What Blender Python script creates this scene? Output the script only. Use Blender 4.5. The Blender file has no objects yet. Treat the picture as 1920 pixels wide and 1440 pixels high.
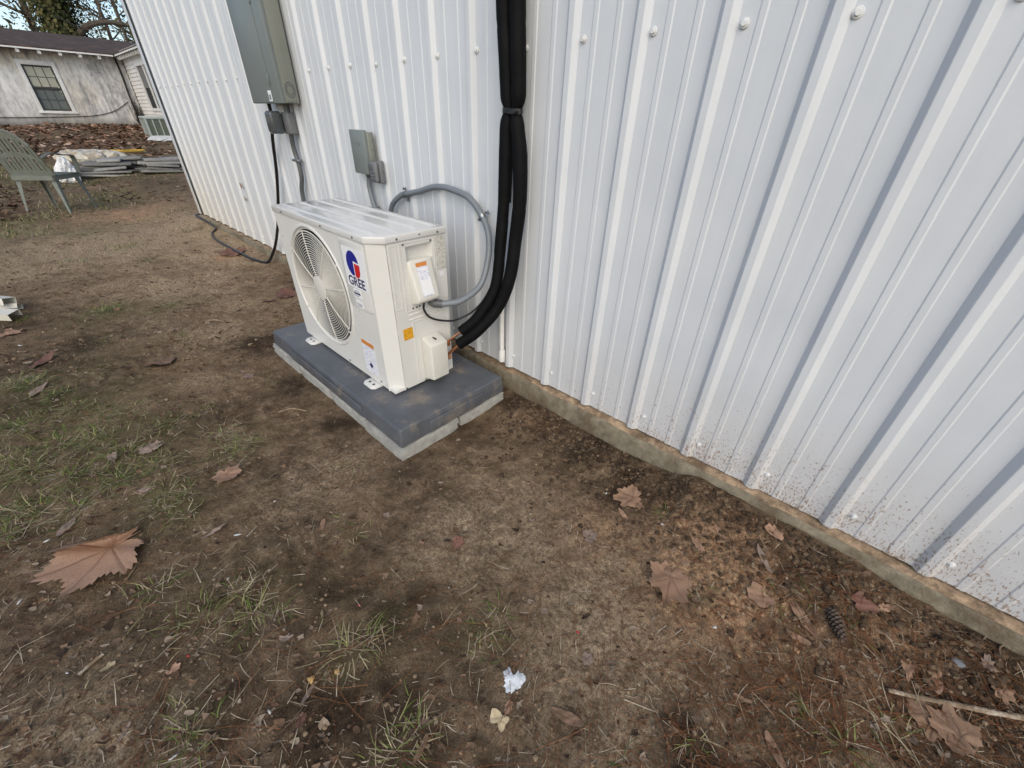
import bpy, bmesh, math, random
import numpy as np
from mathutils import Vector, Matrix
R_ = math.radians
random.seed(7)
sc = bpy.context.scene
COL = sc.collection

# ------------------------------------------------------------------ camera
CAM = Vector((1.153, -1.2925, 1.158))
RIGHT = Vector((0.731, 0.682, 0.025)); DOWN = Vector((0.387, -0.385, -0.838)); FWD = Vector((-0.562, 0.622, -0.546))
RIGHT.normalize(); FWD = (FWD - RIGHT * FWD.dot(RIGHT)).normalized(); UP = RIGHT.cross(FWD).normalized()
F_PX = 756.0
cam = bpy.data.cameras.new('camera'); camo = bpy.data.objects.new('camera', cam); COL.objects.link(camo)
cam.sensor_fit = 'HORIZONTAL'; cam.sensor_width = 36; cam.lens = F_PX / 1920 * 36
cam.clip_start = 0.02; cam.clip_end = 2000
M = Matrix((RIGHT, UP, -FWD)).transposed().to_4x4(); M.translation = CAM
camo.matrix_world = M
sc.camera = camo

# ------------------------------------------------------------------ sky, sun, exposure
SUN = Vector((0.55, -0.56, 0.62)).normalized()
w = bpy.data.worlds.new('World'); sc.world = w; w.use_nodes = True
wn = w.node_tree.nodes; wl = w.node_tree.links
sky = wn.new('ShaderNodeTexSky'); sky.sky_type = 'NISHITA'; sky.sun_disc = False
sky.sun_elevation = math.asin(SUN.z); sky.sun_rotation = math.atan2(SUN.x, SUN.y)
sky.air_density = 1.0; sky.dust_density = 1.4; sky.ozone_density = 1.0
wl.new(sky.outputs[0], wn['Background'].inputs[0]); wn['Background'].inputs[1].default_value = 0.15
sun = bpy.data.lights.new('sun', 'SUN'); suno = bpy.data.objects.new('sun', sun); COL.objects.link(suno)
sun.energy = 1.2; sun.angle = R_(60); sun.color = (1.0, 0.885, 0.69)
suno.rotation_euler = SUN.to_track_quat('Z', 'Y').to_euler()
sc.view_settings.view_transform = 'Standard'; sc.view_settings.look = 'None'
sc.view_settings.gamma = 1.0; sc.view_settings.use_curve_mapping = False
sc.view_settings.exposure = 0.44
sc.cycles.max_bounces = 6
sc.cycles.use_denoising = True

# ------------------------------------------------------------------ helpers
def tag(o, label=None, cat=None, group=None, kind=None):
    if label: o['label'] = label
    if cat: o['category'] = cat
    if group: o['group'] = group
    if kind: o['kind'] = kind
    return o
def empty(name, loc=(0, 0, 0), rz=0, label=None, cat=None, group=None):
    o = bpy.data.objects.new(name, None); COL.objects.link(o); o.location = loc; o.rotation_euler = (0, 0, rz)
    o.empty_display_size = .05
    return tag(o, label, cat, group)
def link(name, me, parent=None):
    o = bpy.data.objects.new(name, me); COL.objects.link(o)
    if parent is not None:
        o.parent = parent
        # parts are modelled in world coordinates unless their parent says it is local
        if not parent.get('_local'): o.matrix_parent_inverse = pinv(parent)
    return o
def pinv(parent):
    m = Matrix.Identity(4); p = parent; chain = []
    while p is not None: chain.append(p); p = p.parent
    for p in reversed(chain):
        m = m @ p.matrix_parent_inverse @ Matrix.LocRotScale(p.location, p.rotation_euler, p.scale)
    return m.inverted()

class MB:
    """collects geometry; build() links it as ONE mesh object"""
    def __init__(s): s.v = []; s.f = []; s.a = []; s.mi = []
    def add(s, vs, fs, val=0.0, m=0):
        b = len(s.v); s.v.extend([tuple(q) for q in vs]); s.f.extend([tuple(i + b for i in f) for f in fs]); s.a.extend([val] * len(vs)); s.mi.extend([m] * len(fs)); return s
    def box(s, lo, hi, val=0., m=0):
        x0, y0, z0 = lo; x1, y1, z1 = hi
        return s.add([(x0, y0, z0), (x1, y0, z0), (x1, y1, z0), (x0, y1, z0), (x0, y0, z1), (x1, y0, z1), (x1, y1, z1), (x0, y1, z1)],
                     [(0, 3, 2, 1), (4, 5, 6, 7), (0, 1, 5, 4), (1, 2, 6, 5), (2, 3, 7, 6), (3, 0, 4, 7)], val, m)
    def obox(s, c, ax, ay, az, hx, hy, hz, val=0., m=0):
        c = Vector(c); ax, ay, az = Vector(ax), Vector(ay), Vector(az)
        vs = [c + ax * i * hx + ay * j * hy + az * k * hz for k in (-1, 1) for (i, j) in ((-1, -1), (1, -1), (1, 1), (-1, 1))]
        return s.add(vs, [(0, 3, 2, 1), (4, 5, 6, 7), (0, 1, 5, 4), (1, 2, 6, 5), (2, 3, 7, 6), (3, 0, 4, 7)], val, m)
    def tube(s, pts, rad, n=8, cap=True, val=0., m=0):
        pts = [Vector(p) for p in pts]; k = len(pts); rad = rad if isinstance(rad, (list, tuple)) else [rad] * k
        t = (pts[1] - pts[0]).normalized(); nn = t.orthogonal().normalized(); vs = []
        for i in range(k):
            t2 = (pts[min(i + 1, k - 1)] - pts[max(i - 1, 0)]).normalized()
            q = t.rotation_difference(t2); nn = q @ nn; nn = (nn - t2 * nn.dot(t2)).normalized(); t = t2
            b = t.cross(nn)
            vs += [pts[i] + (nn * math.cos(2 * math.pi * j / n) + b * math.sin(2 * math.pi * j / n)) * rad[i] for j in range(n)]
        fs = [(i * n + j, i * n + (j + 1) % n, (i + 1) * n + (j + 1) % n, (i + 1) * n + j) for i in range(k - 1) for j in range(n)]
        if cap: fs += [tuple(range(n - 1, -1, -1)), tuple((k - 1) * n + j for j in range(n))]
        return s.add(vs, fs, val, m)
    def prism(s, poly, d, val=0., m=0):
        """poly: closed 3-D loop, d: extrusion vector"""
        n = len(poly); d = Vector(d); vs = [Vector(p) for p in poly] + [Vector(p) + d for p in poly]
        return s.add(vs, [tuple(range(n - 1, -1, -1)), tuple(range(n, 2 * n))] + [(i, (i + 1) % n, n + (i + 1) % n, n + i) for i in range(n)], val, m)
    def build(s, name, mat, parent=None, smooth=False, bevel=0, seg=2, attr=False, autosmooth=None):
        me = bpy.data.meshes.new(name); me.from_pydata([tuple(v) for v in s.v], [], s.f)
        mats = mat if isinstance(mat, (list, tuple)) else [mat]
        for q in mats: me.materials.append(q)
        if len(mats) > 1: me.polygons.foreach_set('material_index', s.mi)
        if attr:
            at = me.attributes.new('rnd', 'FLOAT', 'POINT'); at.data.foreach_set('value', s.a)
        bm = bmesh.new(); bm.from_mesh(me)
        bmesh.ops.recalc_face_normals(bm, faces=bm.faces) if len(s.f) < 60000 else None
        if bevel:
            ed = [e for e in bm.edges if len(e.link_faces) == 2 and e.calc_face_angle(0) > R_(25)]
            bmesh.ops.bevel(bm, geom=ed, offset=bevel, segments=seg, profile=.5, affect='EDGES', clamp_overlap=True)
        bm.to_mesh(me); bm.free()
        if smooth or bevel:
            me.polygons.foreach_set('use_smooth', [True] * len(me.polygons))
            me.set_sharp_from_angle(angle=R_(autosmooth or (40 if not bevel else 50)))
        me.update()
        return link(name, me, parent)

def spline(pts, n=8):
    """Catmull-Rom through pts"""
    P = [Vector(p) for p in pts]; P = [P[0] * 2 - P[1]] + P + [P[-1] * 2 - P[-2]]; out = []
    for i in range(1, len(P) - 2):
        a, b, c, d = P[i - 1:i + 3]
        for k in range(n):
            t = k / n
            out.append(.5 * ((2 * b) + (c - a) * t + (2 * a - 5 * b + 4 * c - d) * t * t + (3 * b - a - 3 * c + d) * t ** 3))
    return out + [P[-2]]

# ---- numpy value noise
_rng = np.random.RandomState(3); _T = _rng.rand(256, 256)
def vn(x, y):
    xi = np.floor(x).astype(int); yi = np.floor(y).astype(int); fx = x - xi; fy = y - yi
    fx = fx * fx * (3 - 2 * fx); fy = fy * fy * (3 - 2 * fy)
    a = _T[xi & 255, yi & 255]; b = _T[(xi + 1) & 255, yi & 255]; c = _T[xi & 255, (yi + 1) & 255]; d = _T[(xi + 1) & 255, (yi + 1) & 255]
    return (a + (b - a) * fx) * (1 - fy) + (c + (d - c) * fx) * fy
def fbm(x, y, f, o=4, sx=0.):
    s = 0; a = 1; tot = 0
    for i in range(o):
        s = s + a * vn(x * f + 17.3 * i + sx, y * f + 9.1 * i - sx); tot += a; a *= .55; f *= 2.03
    return s / tot - .5
WX = np.array([-12, -5.2, -3, -1.4, -.5, 0, .2, .56, .74, .86, .95, 1.12, 1.21, 1.3, 1.43, 1.51, 1.66, 1.8, 2.4, 6])
WZ = np.array([.07, .067, .045, .03, .02, .018, .020, .022, .026, .044, .080, .080, .078, .082, .074, .056, .046, .046, .04, .03])
def smst(t): t = np.clip(t, 0, 1); return t * t * (3 - 2 * t)
def gz(x, y, fine=True):
    x = np.asarray(x, float); y = np.asarray(y, float)
    z = .52 * smst((-x - 7.5) / 17)
    d = np.maximum(-y - .03, 0)
    z = z + np.interp(x, WX, WZ) * np.exp(-(d / .26) ** 1.6)
    n = .034 * fbm(x, y, 1.3, 2) + .022 * fbm(x, y, 5, 3, 3.3)
    if fine: n = n + .017 * fbm(x, y, 22, 3, 7.7) + .009 * np.maximum(fbm(x, y, 70, 2, 1.7), -.12)
    if fine:
        rough = smst((x - .05) / .3) * np.exp(-((d - .13) / .15) ** 2); n = n + rough * (.030 * fbm(x, y, 24, 3, 5.5) + .016 * fbm(x, y, 66, 2, 2.2))
    hump = np.exp(-(((x - 1.10) / .13) ** 2 + ((y + .38) / .12) ** 2)); n = n + .016 * hump
    if fine: n = n + hump * (.020 * fbm(x, y, 30, 3, 8.8))
    pad = smst(1 - np.maximum(np.maximum(-1.28 - x, x - .06), np.maximum(-.72 - y, y + .09)) / .16)
    wallm = np.exp(-(d / .08) ** 2) * .45
    return z + n * (1 - .75 * pad) * (1 - wallm) - .006 * pad
def at(u, v, z=0.0, it=4):
    """ground point seen at photo pixel (u,v)"""
    d = RIGHT * ((u - 960) / F_PX) - UP * ((v - 720) / F_PX) + FWD
    zz = z
    for _ in range(it):
        t = (zz - CAM.z) / d.z; p = CAM + d * t; zz = float(gz(p.x, p.y)) + z
    return Vector((p.x, p.y, float(gz(p.x, p.y))))

# ------------------------------------------------------------------ materials
def nodes(name):
    m = bpy.data.materials.new(name); m.use_nodes = True; nt = m.node_tree
    return m, nt, nt.nodes['Principled BSDF']
def N(nt, typ, **kw):
    n = nt.nodes.new(typ)
    for k, v in kw.items():
        if k.startswith('_'): setattr(n, k[1:], v)
        else: n.inputs[k.replace('_', ' ')].default_value = v
    return n
def tex(nt, scale, detail=4, rough=.6, coord='Object', vec=None, dist=0.):
    n = N(nt, 'ShaderNodeTexNoise', Scale=scale, Detail=detail, Roughness=rough, Distortion=dist)
    if vec is None:
        tc = nt.nodes.get('TC') or N(nt, 'ShaderNodeTexCoord'); tc.name = 'TC'
        nt.links.new(tc.outputs[coord], n.inputs['Vector'])
    else: nt.links.new(vec, n.inputs['Vector'])
    return n
def ramp(nt, fac, stops, interp='LINEAR'):
    r = nt.nodes.new('ShaderNodeValToRGB'); r.color_ramp.interpolation = interp
    e = r.color_ramp.elements
    while len(e) < len(stops): e.new(.5)
    for q, (p, c) in zip(e, stops):
        q.position = p; q.color = tuple(c) + (1,) if len(c) == 3 else c
    nt.links.new(fac, r.inputs[0]); return r
def mix(nt, fac, a, b, blend='MIX'):
    m = nt.nodes.new('ShaderNodeMix'); m.data_type = 'RGBA'; m.blend_type = blend
    for sock, val in ((m.inputs[0], fac), (m.inputs[6], a), (m.inputs[7], b)):
        if hasattr(val, 'is_linked'): nt.links.new(val, sock)
        elif isinstance(val, (int, float)): sock.default_value = val
        else: sock.default_value = tuple(val) + (1,)
    return m.outputs[2]
def math_(nt, op, a, b=0., c=None, clamp=False):
    m = nt.nodes.new('ShaderNodeMath'); m.operation = op; m.use_clamp = clamp
    for i, val in enumerate((a, b) if c is None else (a, b, c)):
        if hasattr(val, 'is_linked'): nt.links.new(val, m.inputs[i])
        else: m.inputs[i].default_value = val
    return m.outputs[0]
def bump(nt, bs, h, strength=.3, dist=.01, prev=None):
    b = N(nt, 'ShaderNodeBump', Strength=strength, Distance=dist); nt.links.new(h, b.inputs['Height'])
    if prev is not None: nt.links.new(prev.outputs[0], b.inputs['Normal'])
    nt.links.new(b.outputs[0], bs.inputs['Normal']); return b
def simple(name, col, rough=.5, var=.12, scale=30., bmp=0., bscale=200., metal=0., spec=.5, dirt=None, dirt_scale=6., dirt_lo=.55, coat=0.):
    """base colour with mottling, optional dirt patches and fine relief"""
    m, nt, b = nodes(name)
    n = tex(nt, scale, 5)
    c2 = [max(0, q * (1 - var)) for q in col]; c1 = [min(1, q * (1 + var * .6)) for q in col]
    out = ramp(nt, n.outputs[0], [(.3, c2), (.7, c1)]).outputs[0]
    if dirt:
        d = tex(nt, dirt_scale, 8, .7); f = ramp(nt, d.outputs[0], [(dirt_lo, (0, 0, 0)), (dirt_lo + .14, (1, 1, 1))]).outputs[0]
        out = mix(nt, math_(nt, 'MULTIPLY', f, .8), out, dirt)
    nt.links.new(out, b.inputs['Base Color'])
    b.inputs['Roughness'].default_value = rough; b.inputs['Metallic'].default_value = metal
    b.inputs['Specular IOR Level'].default_value = spec
    if coat: b.inputs['Coat Weight'].default_value = coat; b.inputs['Coat Roughness'].default_value = .12
    rr = tex(nt, scale * .6, 4); rv = math_(nt, 'MULTIPLY_ADD', rr.outputs[0], .2, rough - .1, True); nt.links.new(rv, b.inputs['Roughness'])
    if bmp: bump(nt, b, tex(nt, bscale, 3).outputs[0], bmp, .004)
    return m
def by_attr(name, stops, rough=.8, var=.3, scale=60., spec=.2, sss=0.):
    """colour picked by each piece's own 'rnd' value"""
    m, nt, b = nodes(name)
    a = N(nt, 'ShaderNodeAttribute', _attribute_name='rnd')
    c = ramp(nt, a.outputs['Fac'], stops).outputs[0]
    n = tex(nt, scale, 5); v = ramp(nt, n.outputs[0], [(.3, (1 - var,) * 3), (.7, (1, 1, 1))]).outputs[0]
    nt.links.new(mix(nt, 1., c, v, 'MULTIPLY'), b.inputs['Base Color'])
    b.inputs['Roughness'].default_value = rough; b.inputs['Specular IOR Level'].default_value = spec
    return m

# ground
def make_ground_mat():
    m, nt, b = nodes('bare_soil')
    tc = N(nt, 'ShaderNodeTexCoord'); tc.name = 'TC'
    big = tex(nt, 2.2, 6, .65); mid = tex(nt, 14, 6, .7); fine = tex(nt, 75, 6, .75); grit = tex(nt, 260, 3, .8)
    base = ramp(nt, mid.outputs[0], [(.32, (.088, .058, .037)), (.50, (.205, .144, .093)), (.68, (.39, .29, .195))]).outputs[0]
    base = mix(nt, ramp(nt, big.outputs[0], [(.42, (0, 0, 0)), (.66, (1, 1, 1))]).outputs[0], base, mix(nt, .5, base, (.40, .285, .175)))
    at_ = N(nt, 'ShaderNodeAttribute', _attribute_name='soil'); sep = nt.nodes.new('ShaderNodeSeparateColor')
    nt.links.new(at_.outputs['Color'], sep.inputs[0])
    brk = ramp(nt, fine.outputs[0], [(.32, (0, 0, 0)), (.62, (1, 1, 1))]).outputs[0]
    def lay(col, mask, c, k=.9):
        f = math_(nt, 'MULTIPLY', math_(nt, 'MULTIPLY', mask, k), math_(nt, 'MULTIPLY_ADD', brk, .8, .42), None, True)
        return mix(nt, f, col, c)
    clay = ramp(nt, fine.outputs[0], [(.3, (.33, .18, .098)), (.7, (.66, .45, .28))]).outputs[0]
    sand = ramp(nt, fine.outputs[0], [(.3, (.30, .215, .135)), (.7, (.60, .475, .325))]).outputs[0]
    humus = ramp(nt, fine.outputs[0], [(.3, (.018, .012, .008)), (.7, (.075, .050, .032))]).outputs[0]
    col = lay(base, sep.outputs[1], sand, .95)
    col = lay(col, sep.outputs[2], humus, .90)
    col = lay(col, sep.outputs[0], clay, 1.15)
    col = lay(col, at_.outputs['Alpha'], (.12, .115, .050), .45)
    g = ramp(nt, grit.outputs[0], [(.28, (.38, .37, .36)), (.5, (1, 1, 1)), (.72, (1.6, 1.55, 1.5))]).outputs[0]
    col = mix(nt, .9, col, g, 'MULTIPLY')
    fg = ramp(nt, fine.outputs[0], [(.30, (.50, .48, .46)), (.5, (1, 1, 1)), (.72, (1.35, 1.33, 1.3))]).outputs[0]
    col = mix(nt, .7, col, fg, 'MULTIPLY')
    vor = N(nt, 'ShaderNodeTexVoronoi', Scale=95.); nt.links.new(tc.outputs['Object'], vor.inputs['Vector'])
    spk = ramp(nt, vor.outputs['Distance'], [(.0, (1, 1, 1)), (.10, (1, 1, 1)), (.13, (0, 0, 0))]).outputs[0]
    rsel = nt.nodes.new('ShaderNodeSeparateColor'); nt.links.new(vor.outputs['Color'], rsel.inputs[0])
    spk = math_(nt, 'MULTIPLY', spk, math_(nt, 'GREATER_THAN', rsel.outputs[0], .985))
    col = mix(nt, spk, col, (.34, .30, .24))
    nt.links.new(col, b.inputs['Base Color'])
    b.inputs['Roughness'].default_value = .95; b.inputs['Specular IOR Level'].default_value = .12
    b1 = bump(nt, b, mid.outputs[0], .45, .03)
    b2 = bump(nt, b, fine.outputs[0], 1., .022, b1)
    b3 = bump(nt, b, vor.outputs['Distance'], .35, .005, b2)
    bump(nt, b, grit.outputs[0], .9, .007, b3)
    return m
M_ground = make_ground_mat()

def make_wall_mat():
    m, nt, b = nodes('white_painted_steel')
    tc = N(nt, 'ShaderNodeTexCoord'); tc.name = 'TC'
    geo = N(nt, 'ShaderNodeNewGeometry'); sp = N(nt, 'ShaderNodeSeparateXYZ'); nt.links.new(geo.outputs['Position'], sp.inputs[0])
    n = tex(nt, 3, 4, vec=geo.outputs['Position'])
    col = ramp(nt, n.outputs[0], [(.3, (.575, .602, .63)), (.7, (.625, .648, .668))]).outputs[0]
    # mud splashed up from the ground on the lowest part of the sheets
    mp = N(nt, 'ShaderNodeMapping'); mp.inputs['Scale'].default_value = (1, 1, .45); nt.links.new(geo.outputs['Position'], mp.inputs[0])
    sm = tex(nt, 185, 3, .65, vec=mp.outputs[0]); sm2 = tex(nt, 9, 3, .6, vec=geo.outputs['Position'])
    hgt = math_(nt, 'MULTIPLY_ADD', sp.outputs[2], -2.5, 1.36)                 # 1 at the sheet's foot, 0 about 0.42 m up
    hgt = math_(nt, 'MAXIMUM', hgt, 0.)
    xr = N(nt, 'ShaderNodeMapRange'); nt.links.new(sp.outputs[0], xr.inputs[0])
    for i, q in ((1, -.1), (2, 1.0), (3, .35), (4, 1.)): xr.inputs[i].default_value = q
    amt = math_(nt, 'MULTIPLY', hgt, xr.outputs[0])
    amt = math_(nt, 'MULTIPLY', amt, math_(nt, 'MULTIPLY_ADD', sm2.outputs[0], 1.2, .2))
    th = math_(nt, 'MULTIPLY_ADD', amt, -.25, .725)
    f = math_(nt, 'MULTIPLY', math_(nt, 'SUBTRACT', sm.outputs[0], th), 14., None, True)
    col = mix(nt, math_(nt, 'MULTIPLY', f, .8), col, (.21, .125, .075))
    film = math_(nt, 'MULTIPLY', amt, .30, None, True)
    col = mix(nt, film, col, (.36, .27, .19))
    # a yellowish film on the far, weathered end
    fr = N(nt, 'ShaderNodeMapRange'); nt.links.new(sp.outputs[0], fr.inputs[0])
    for i, q in ((1, -2.4), (2, -5.2), (3, 0), (4, 1.)): fr.inputs[i].default_value = q
    hz = N(nt, 'ShaderNodeMapRange'); nt.links.new(sp.outputs[2], hz.inputs[0])
    for i, q in ((1, 1.1), (2, .12), (3, 0), (4, 1.)): hz.inputs[i].default_value = q
    st = tex(nt, 5, 5, .7, vec=geo.outputs['Position'])
    col = mix(nt, math_(nt, 'MULTIPLY', math_(nt, 'MULTIPLY', fr.outputs[0], hz.outputs[0]), math_(nt, 'MULTIPLY_ADD', st.outputs[0], 1.1, .05), None, True), col, (.56, .50, .38))
    ms = N(nt, 'ShaderNodeMapping'); ms.inputs['Scale'].default_value = (9, 9, .22); nt.links.new(geo.outputs['Position'], ms.inputs[0])
    stk = tex(nt, 5, 4, .6, vec=ms.outputs[0])
    col = mix(nt, .18, col, ramp(nt, stk.outputs[0], [(.35, (.86, .86, .855)), (.6, (1, 1, 1))]).outputs[0], 'MULTIPLY')
    nt.links.new(col, b.inputs['Base Color'])
    b.inputs['Roughness'].default_value = .42; b.inputs['Specular IOR Level'].default_value = .45
    w1 = tex(nt, 2.4, 2, vec=geo.outputs['Position']); b1 = bump(nt, b, w1.outputs[0], .22, .03)
    bump(nt, b, tex(nt, 420, 2, vec=geo.outputs['Position']).outputs[0], .05, .002, b1)
    return m
M_wall = make_wall_mat()
M_concrete = simple('old_concrete', (.225, .195, .14), .92, .4, 26, .8, 150, spec=.2, dirt=(.115, .085, .055), dirt_scale=7, dirt_lo=.48)
M_block = simple('cast_concrete', (.36, .355, .325), .93, .28, 22, .6, 210, spec=.2, dirt=(.14, .11, .075), dirt_scale=11, dirt_lo=.6)
M_ledge = simple('sawdust_clay', (.36, .26, .17), .95, .5, 40, .9, 130, spec=.1, dirt=(.10, .070, .045), dirt_scale=9, dirt_lo=.47)
M_cream = simple('cream_enamel', (.655, .65, .615), .30, .03, 8, .02, 500, dirt=(.50, .47, .40), dirt_scale=4, dirt_lo=.66)
M_lid = simple('cream_enamel_lid', (.64, .64, .62), .14, .04, 6, .015, 500, dirt=(.52, .49, .43), dirt_scale=7, dirt_lo=.62, coat=.3)
M_creamplastic = simple('cream_plastic', (.64, .625, .565), .42, .04, 20, .03, 600, dirt=(.47, .43, .35), dirt_scale=14, dirt_lo=.7)
M_dark = simple('dark_interior', (.022, .022, .022), .8, .2)
M_fin = simple('condenser_fins', (.10, .105, .105), .6, .2)
M_fan = simple('fan_plastic', (.17, .17, .155), .5, .06)
M_pad = simple('slate_plastic', (.092, .099, .112), .45, .22, 9, .06, 350, dirt=(.25, .205, .155), dirt_scale=7.5, dirt_lo=.555)
def muddy_pad():
    m, nt, b = M_pad, M_pad.node_tree, M_pad.node_tree.nodes['Principled BSDF']
    geo = N(nt, 'ShaderNodeNewGeometry'); tot = None
    for (x, y, r0, a) in ((-.10, -.50, .13, .95), (-.22, -.615, .13, .8), (.0, -.60, .10, .6), (-.45, -.64, .10, .55), (-.05, -.33, .12, .6), (-.80, -.64, .10, .35), (-1.1, -.62, .12, .45)):
        d = N(nt, 'ShaderNodeVectorMath', _operation='DISTANCE'); nt.links.new(geo.outputs['Position'], d.inputs[0]); d.inputs[1].default_value = (x, y, .136)
        f = math_(nt, 'MULTIPLY', math_(nt, 'SUBTRACT', 1., math_(nt, 'DIVIDE', d.outputs['Value'], r0), None, True), a)
        tot = f if tot is None else math_(nt, 'MAXIMUM', tot, f)
    nz = tex(nt, 26, 9, .78); k = math_(nt, 'MULTIPLY', math_(nt, 'SUBTRACT', math_(nt, 'ADD', math_(nt, 'MULTIPLY', tot, .6), nz.outputs[0]), .78), 4.5, None, True)
    old = b.inputs['Base Color'].links[0].from_socket
    nt.links.new(mix(nt, math_(nt, 'MULTIPLY', k, .6), old, (.25, .205, .155)), b.inputs['Base Color'])
muddy_pad()
M_black = simple('black_foam', (.0035, .0035, .004), .68, .5, 16, .5, 45, spec=.14)
M_blackgloss = simple('black_rubber', (.010, .010, .011), .35, .4, 40)
M_conduit = simple('grey_conduit', (.175, .195, .215), .42, .08, 20)
M_metalgrey = simple('galvanised', (.34, .35, .36), .35, .2, 80, metal=.9)
M_panelgrey = simple('grey_enamel', (.175, .20, .195), .38, .06, 6, .02, 300)
M_panelside = simple('grey_enamel_box', (.205, .215, .185), .42, .06, 8, .02, 300)
M_darkgrey = simple('dark_grey_plastic', (.10, .105, .11), .45, .15, 30)
M_outlet = simple('grey_cast_cover', (.155, .16, .165), .5, .12, 40, .1, 300)
M_copper = simple('copper', (.58, .27, .14), .35, .25, 60, metal=.9)
M_pvc = simple('white_pvc', (.72, .71, .68), .4, .06, 20, dirt=(.5, .42, .31), dirt_scale=14, dirt_lo=.62)
M_screw = simple('screw_head', (.66, .67, .66), .4, .1, 40)
M_screwdark = simple('screw_steel', (.15, .15, .14), .4, .3, 60, metal=.8)
M_blue = simple('logo_blue', (.006, .010, .23), .35, .05); M_navy = simple('logo_navy', (.010, .012, .085), .35, .05)
M_red = simple('logo_red', (.55, .012, .018), .35, .05)
M_white = simple('white_sticker', (.78, .79, .80), .4, .03)
M_orange = simple('orange_sticker', (.60, .22, .04), .45, .08, 80)
M_yellow = simple('amber_sticker', (.72, .36, .02), .45, .05, 40)
def print_mat(name, ink, paper, rows, words, axis):
    """rows of small print, too fine to read"""
    m, nt, b = nodes(name)
    tc = N(nt, 'ShaderNodeTexCoord'); sp = N(nt, 'ShaderNodeSeparateXYZ'); nt.links.new(tc.outputs['Object'], sp.inputs[0])
    cb = N(nt, 'ShaderNodeCombineXYZ'); nt.links.new(sp.outputs[axis], cb.inputs[0]); nt.links.new(sp.outputs[2], cb.inputs[1])
    br = N(nt, 'ShaderNodeTexBrick', Scale=1.0, _offset=.37, _offset_frequency=1)
    br.inputs['Color1'].default_value = (0, 0, 0, 1); br.inputs['Color2'].default_value = (1, 1, 1, 1); br.inputs['Mortar'].default_value = (1, 1, 1, 1)
    br.inputs['Brick Width'].default_value = words; br.inputs['Row Height'].default_value = rows; br.inputs['Mortar Size'].default_value = rows * .23
    nt.links.new(cb.outputs[0], br.inputs[0])
    nz = N(nt, 'ShaderNodeTexNoise', Scale=700., Detail=1.); nt.links.new(tc.outputs['Object'], nz.inputs[0])
    f = math_(nt, 'MULTIPLY', math_(nt, 'SUBTRACT', 1., br.outputs[0]), math_(nt, 'GREATER_THAN', nz.outputs[0], .47))
    nt.links.new(mix(nt, math_(nt, 'MULTIPLY', f, .85), paper, ink), b.inputs['Base Color']); b.inputs['Roughness'].default_value = .4
    return m
M_print_b = print_mat('blue_small_print', (.08, .11, .36), (.78, .79, .82), .0062, .017, 1)
M_print_f = print_mat('blue_small_print_front', (.08, .11, .36), (.78, .79, .82), .0070, .021, 0)
M_print_k = print_mat('black_small_print', (.03, .03, .03), (.60, .59, .53), .0068, .014, 1)
M_print_y = print_mat('brown_small_print', (.36, .15, .01), (.72, .36, .02), .0075, .022, 1)

# ================================================================== GROUND
def axis(core0, core1, lo, hi, s0, g, g2):
    mid = list(np.arange(core0, core1, s0)); a = []; x = core1
    while x < hi: a.append(x); x += s0 + g2 * (x - core1)
    a.append(hi); b = []; x = core0
    while x > lo:
        x -= s0 + g * (core0 - x); b.append(max(x, lo))
    return np.array(b[::-1] + mid + a)
xs = axis(-.95, 2.05, -400, 400, .0088, .0115, .05); ys = axis(-1.85, -.02, -400, 400, .0088, .035, .035)
X, Y = np.meshgrid(xs, ys); X = X.ravel(); Y = Y.ravel()
Z = gz(X, Y)
# mound of dug earth and ruts
nx, ny = len(xs), len(ys)
co = np.stack([X, Y, Z], 1).ravel()
ii = np.arange((ny - 1) * (nx - 1)); r = ii // (nx - 1); c = ii % (nx - 1); v0 = r * nx + c
quads = np.stack([v0, v0 + 1, v0 + nx + 1, v0 + nx], 1).astype(np.int32)
me = bpy.data.meshes.new('ground'); me.vertices.add(len(X)); me.vertices.foreach_set('co', co)
me.loops.add(quads.size); me.loops.foreach_set('vertex_index', quads.ravel())
me.polygons.add(len(quads)); me.polygons.foreach_set('loop_start', np.arange(0, quads.size, 4, dtype=np.int32))
me.polygons.foreach_set('loop_total', np.full(len(quads), 4, np.int32)); me.update(calc_edges=True)
me.polygons.foreach_set('use_smooth', np.ones(len(quads), bool))
import bisect
_xl, _yl = xs.tolist(), ys.tolist(); _Zg = Z.reshape(ny, nx).tolist(); _gz = gz
def gz(x, y, fine=True):
    if not isinstance(x, (float, int)) or not fine: return _gz(x, y, fine)
    i = min(max(bisect.bisect_right(_xl, x) - 1, 0), nx - 2); j = min(max(bisect.bisect_right(_yl, y) - 1, 0), ny - 2)
    fx = (x - _xl[i]) / (_xl[i + 1] - _xl[i]); fy = (y - _yl[j]) / (_yl[j + 1] - _yl[j]); r0, r1 = _Zg[j], _Zg[j + 1]
    return (r0[i] * (1 - fx) + r0[i + 1] * fx) * (1 - fy) + (r1[i] * (1 - fx) + r1[i + 1] * fx) * fy
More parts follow.
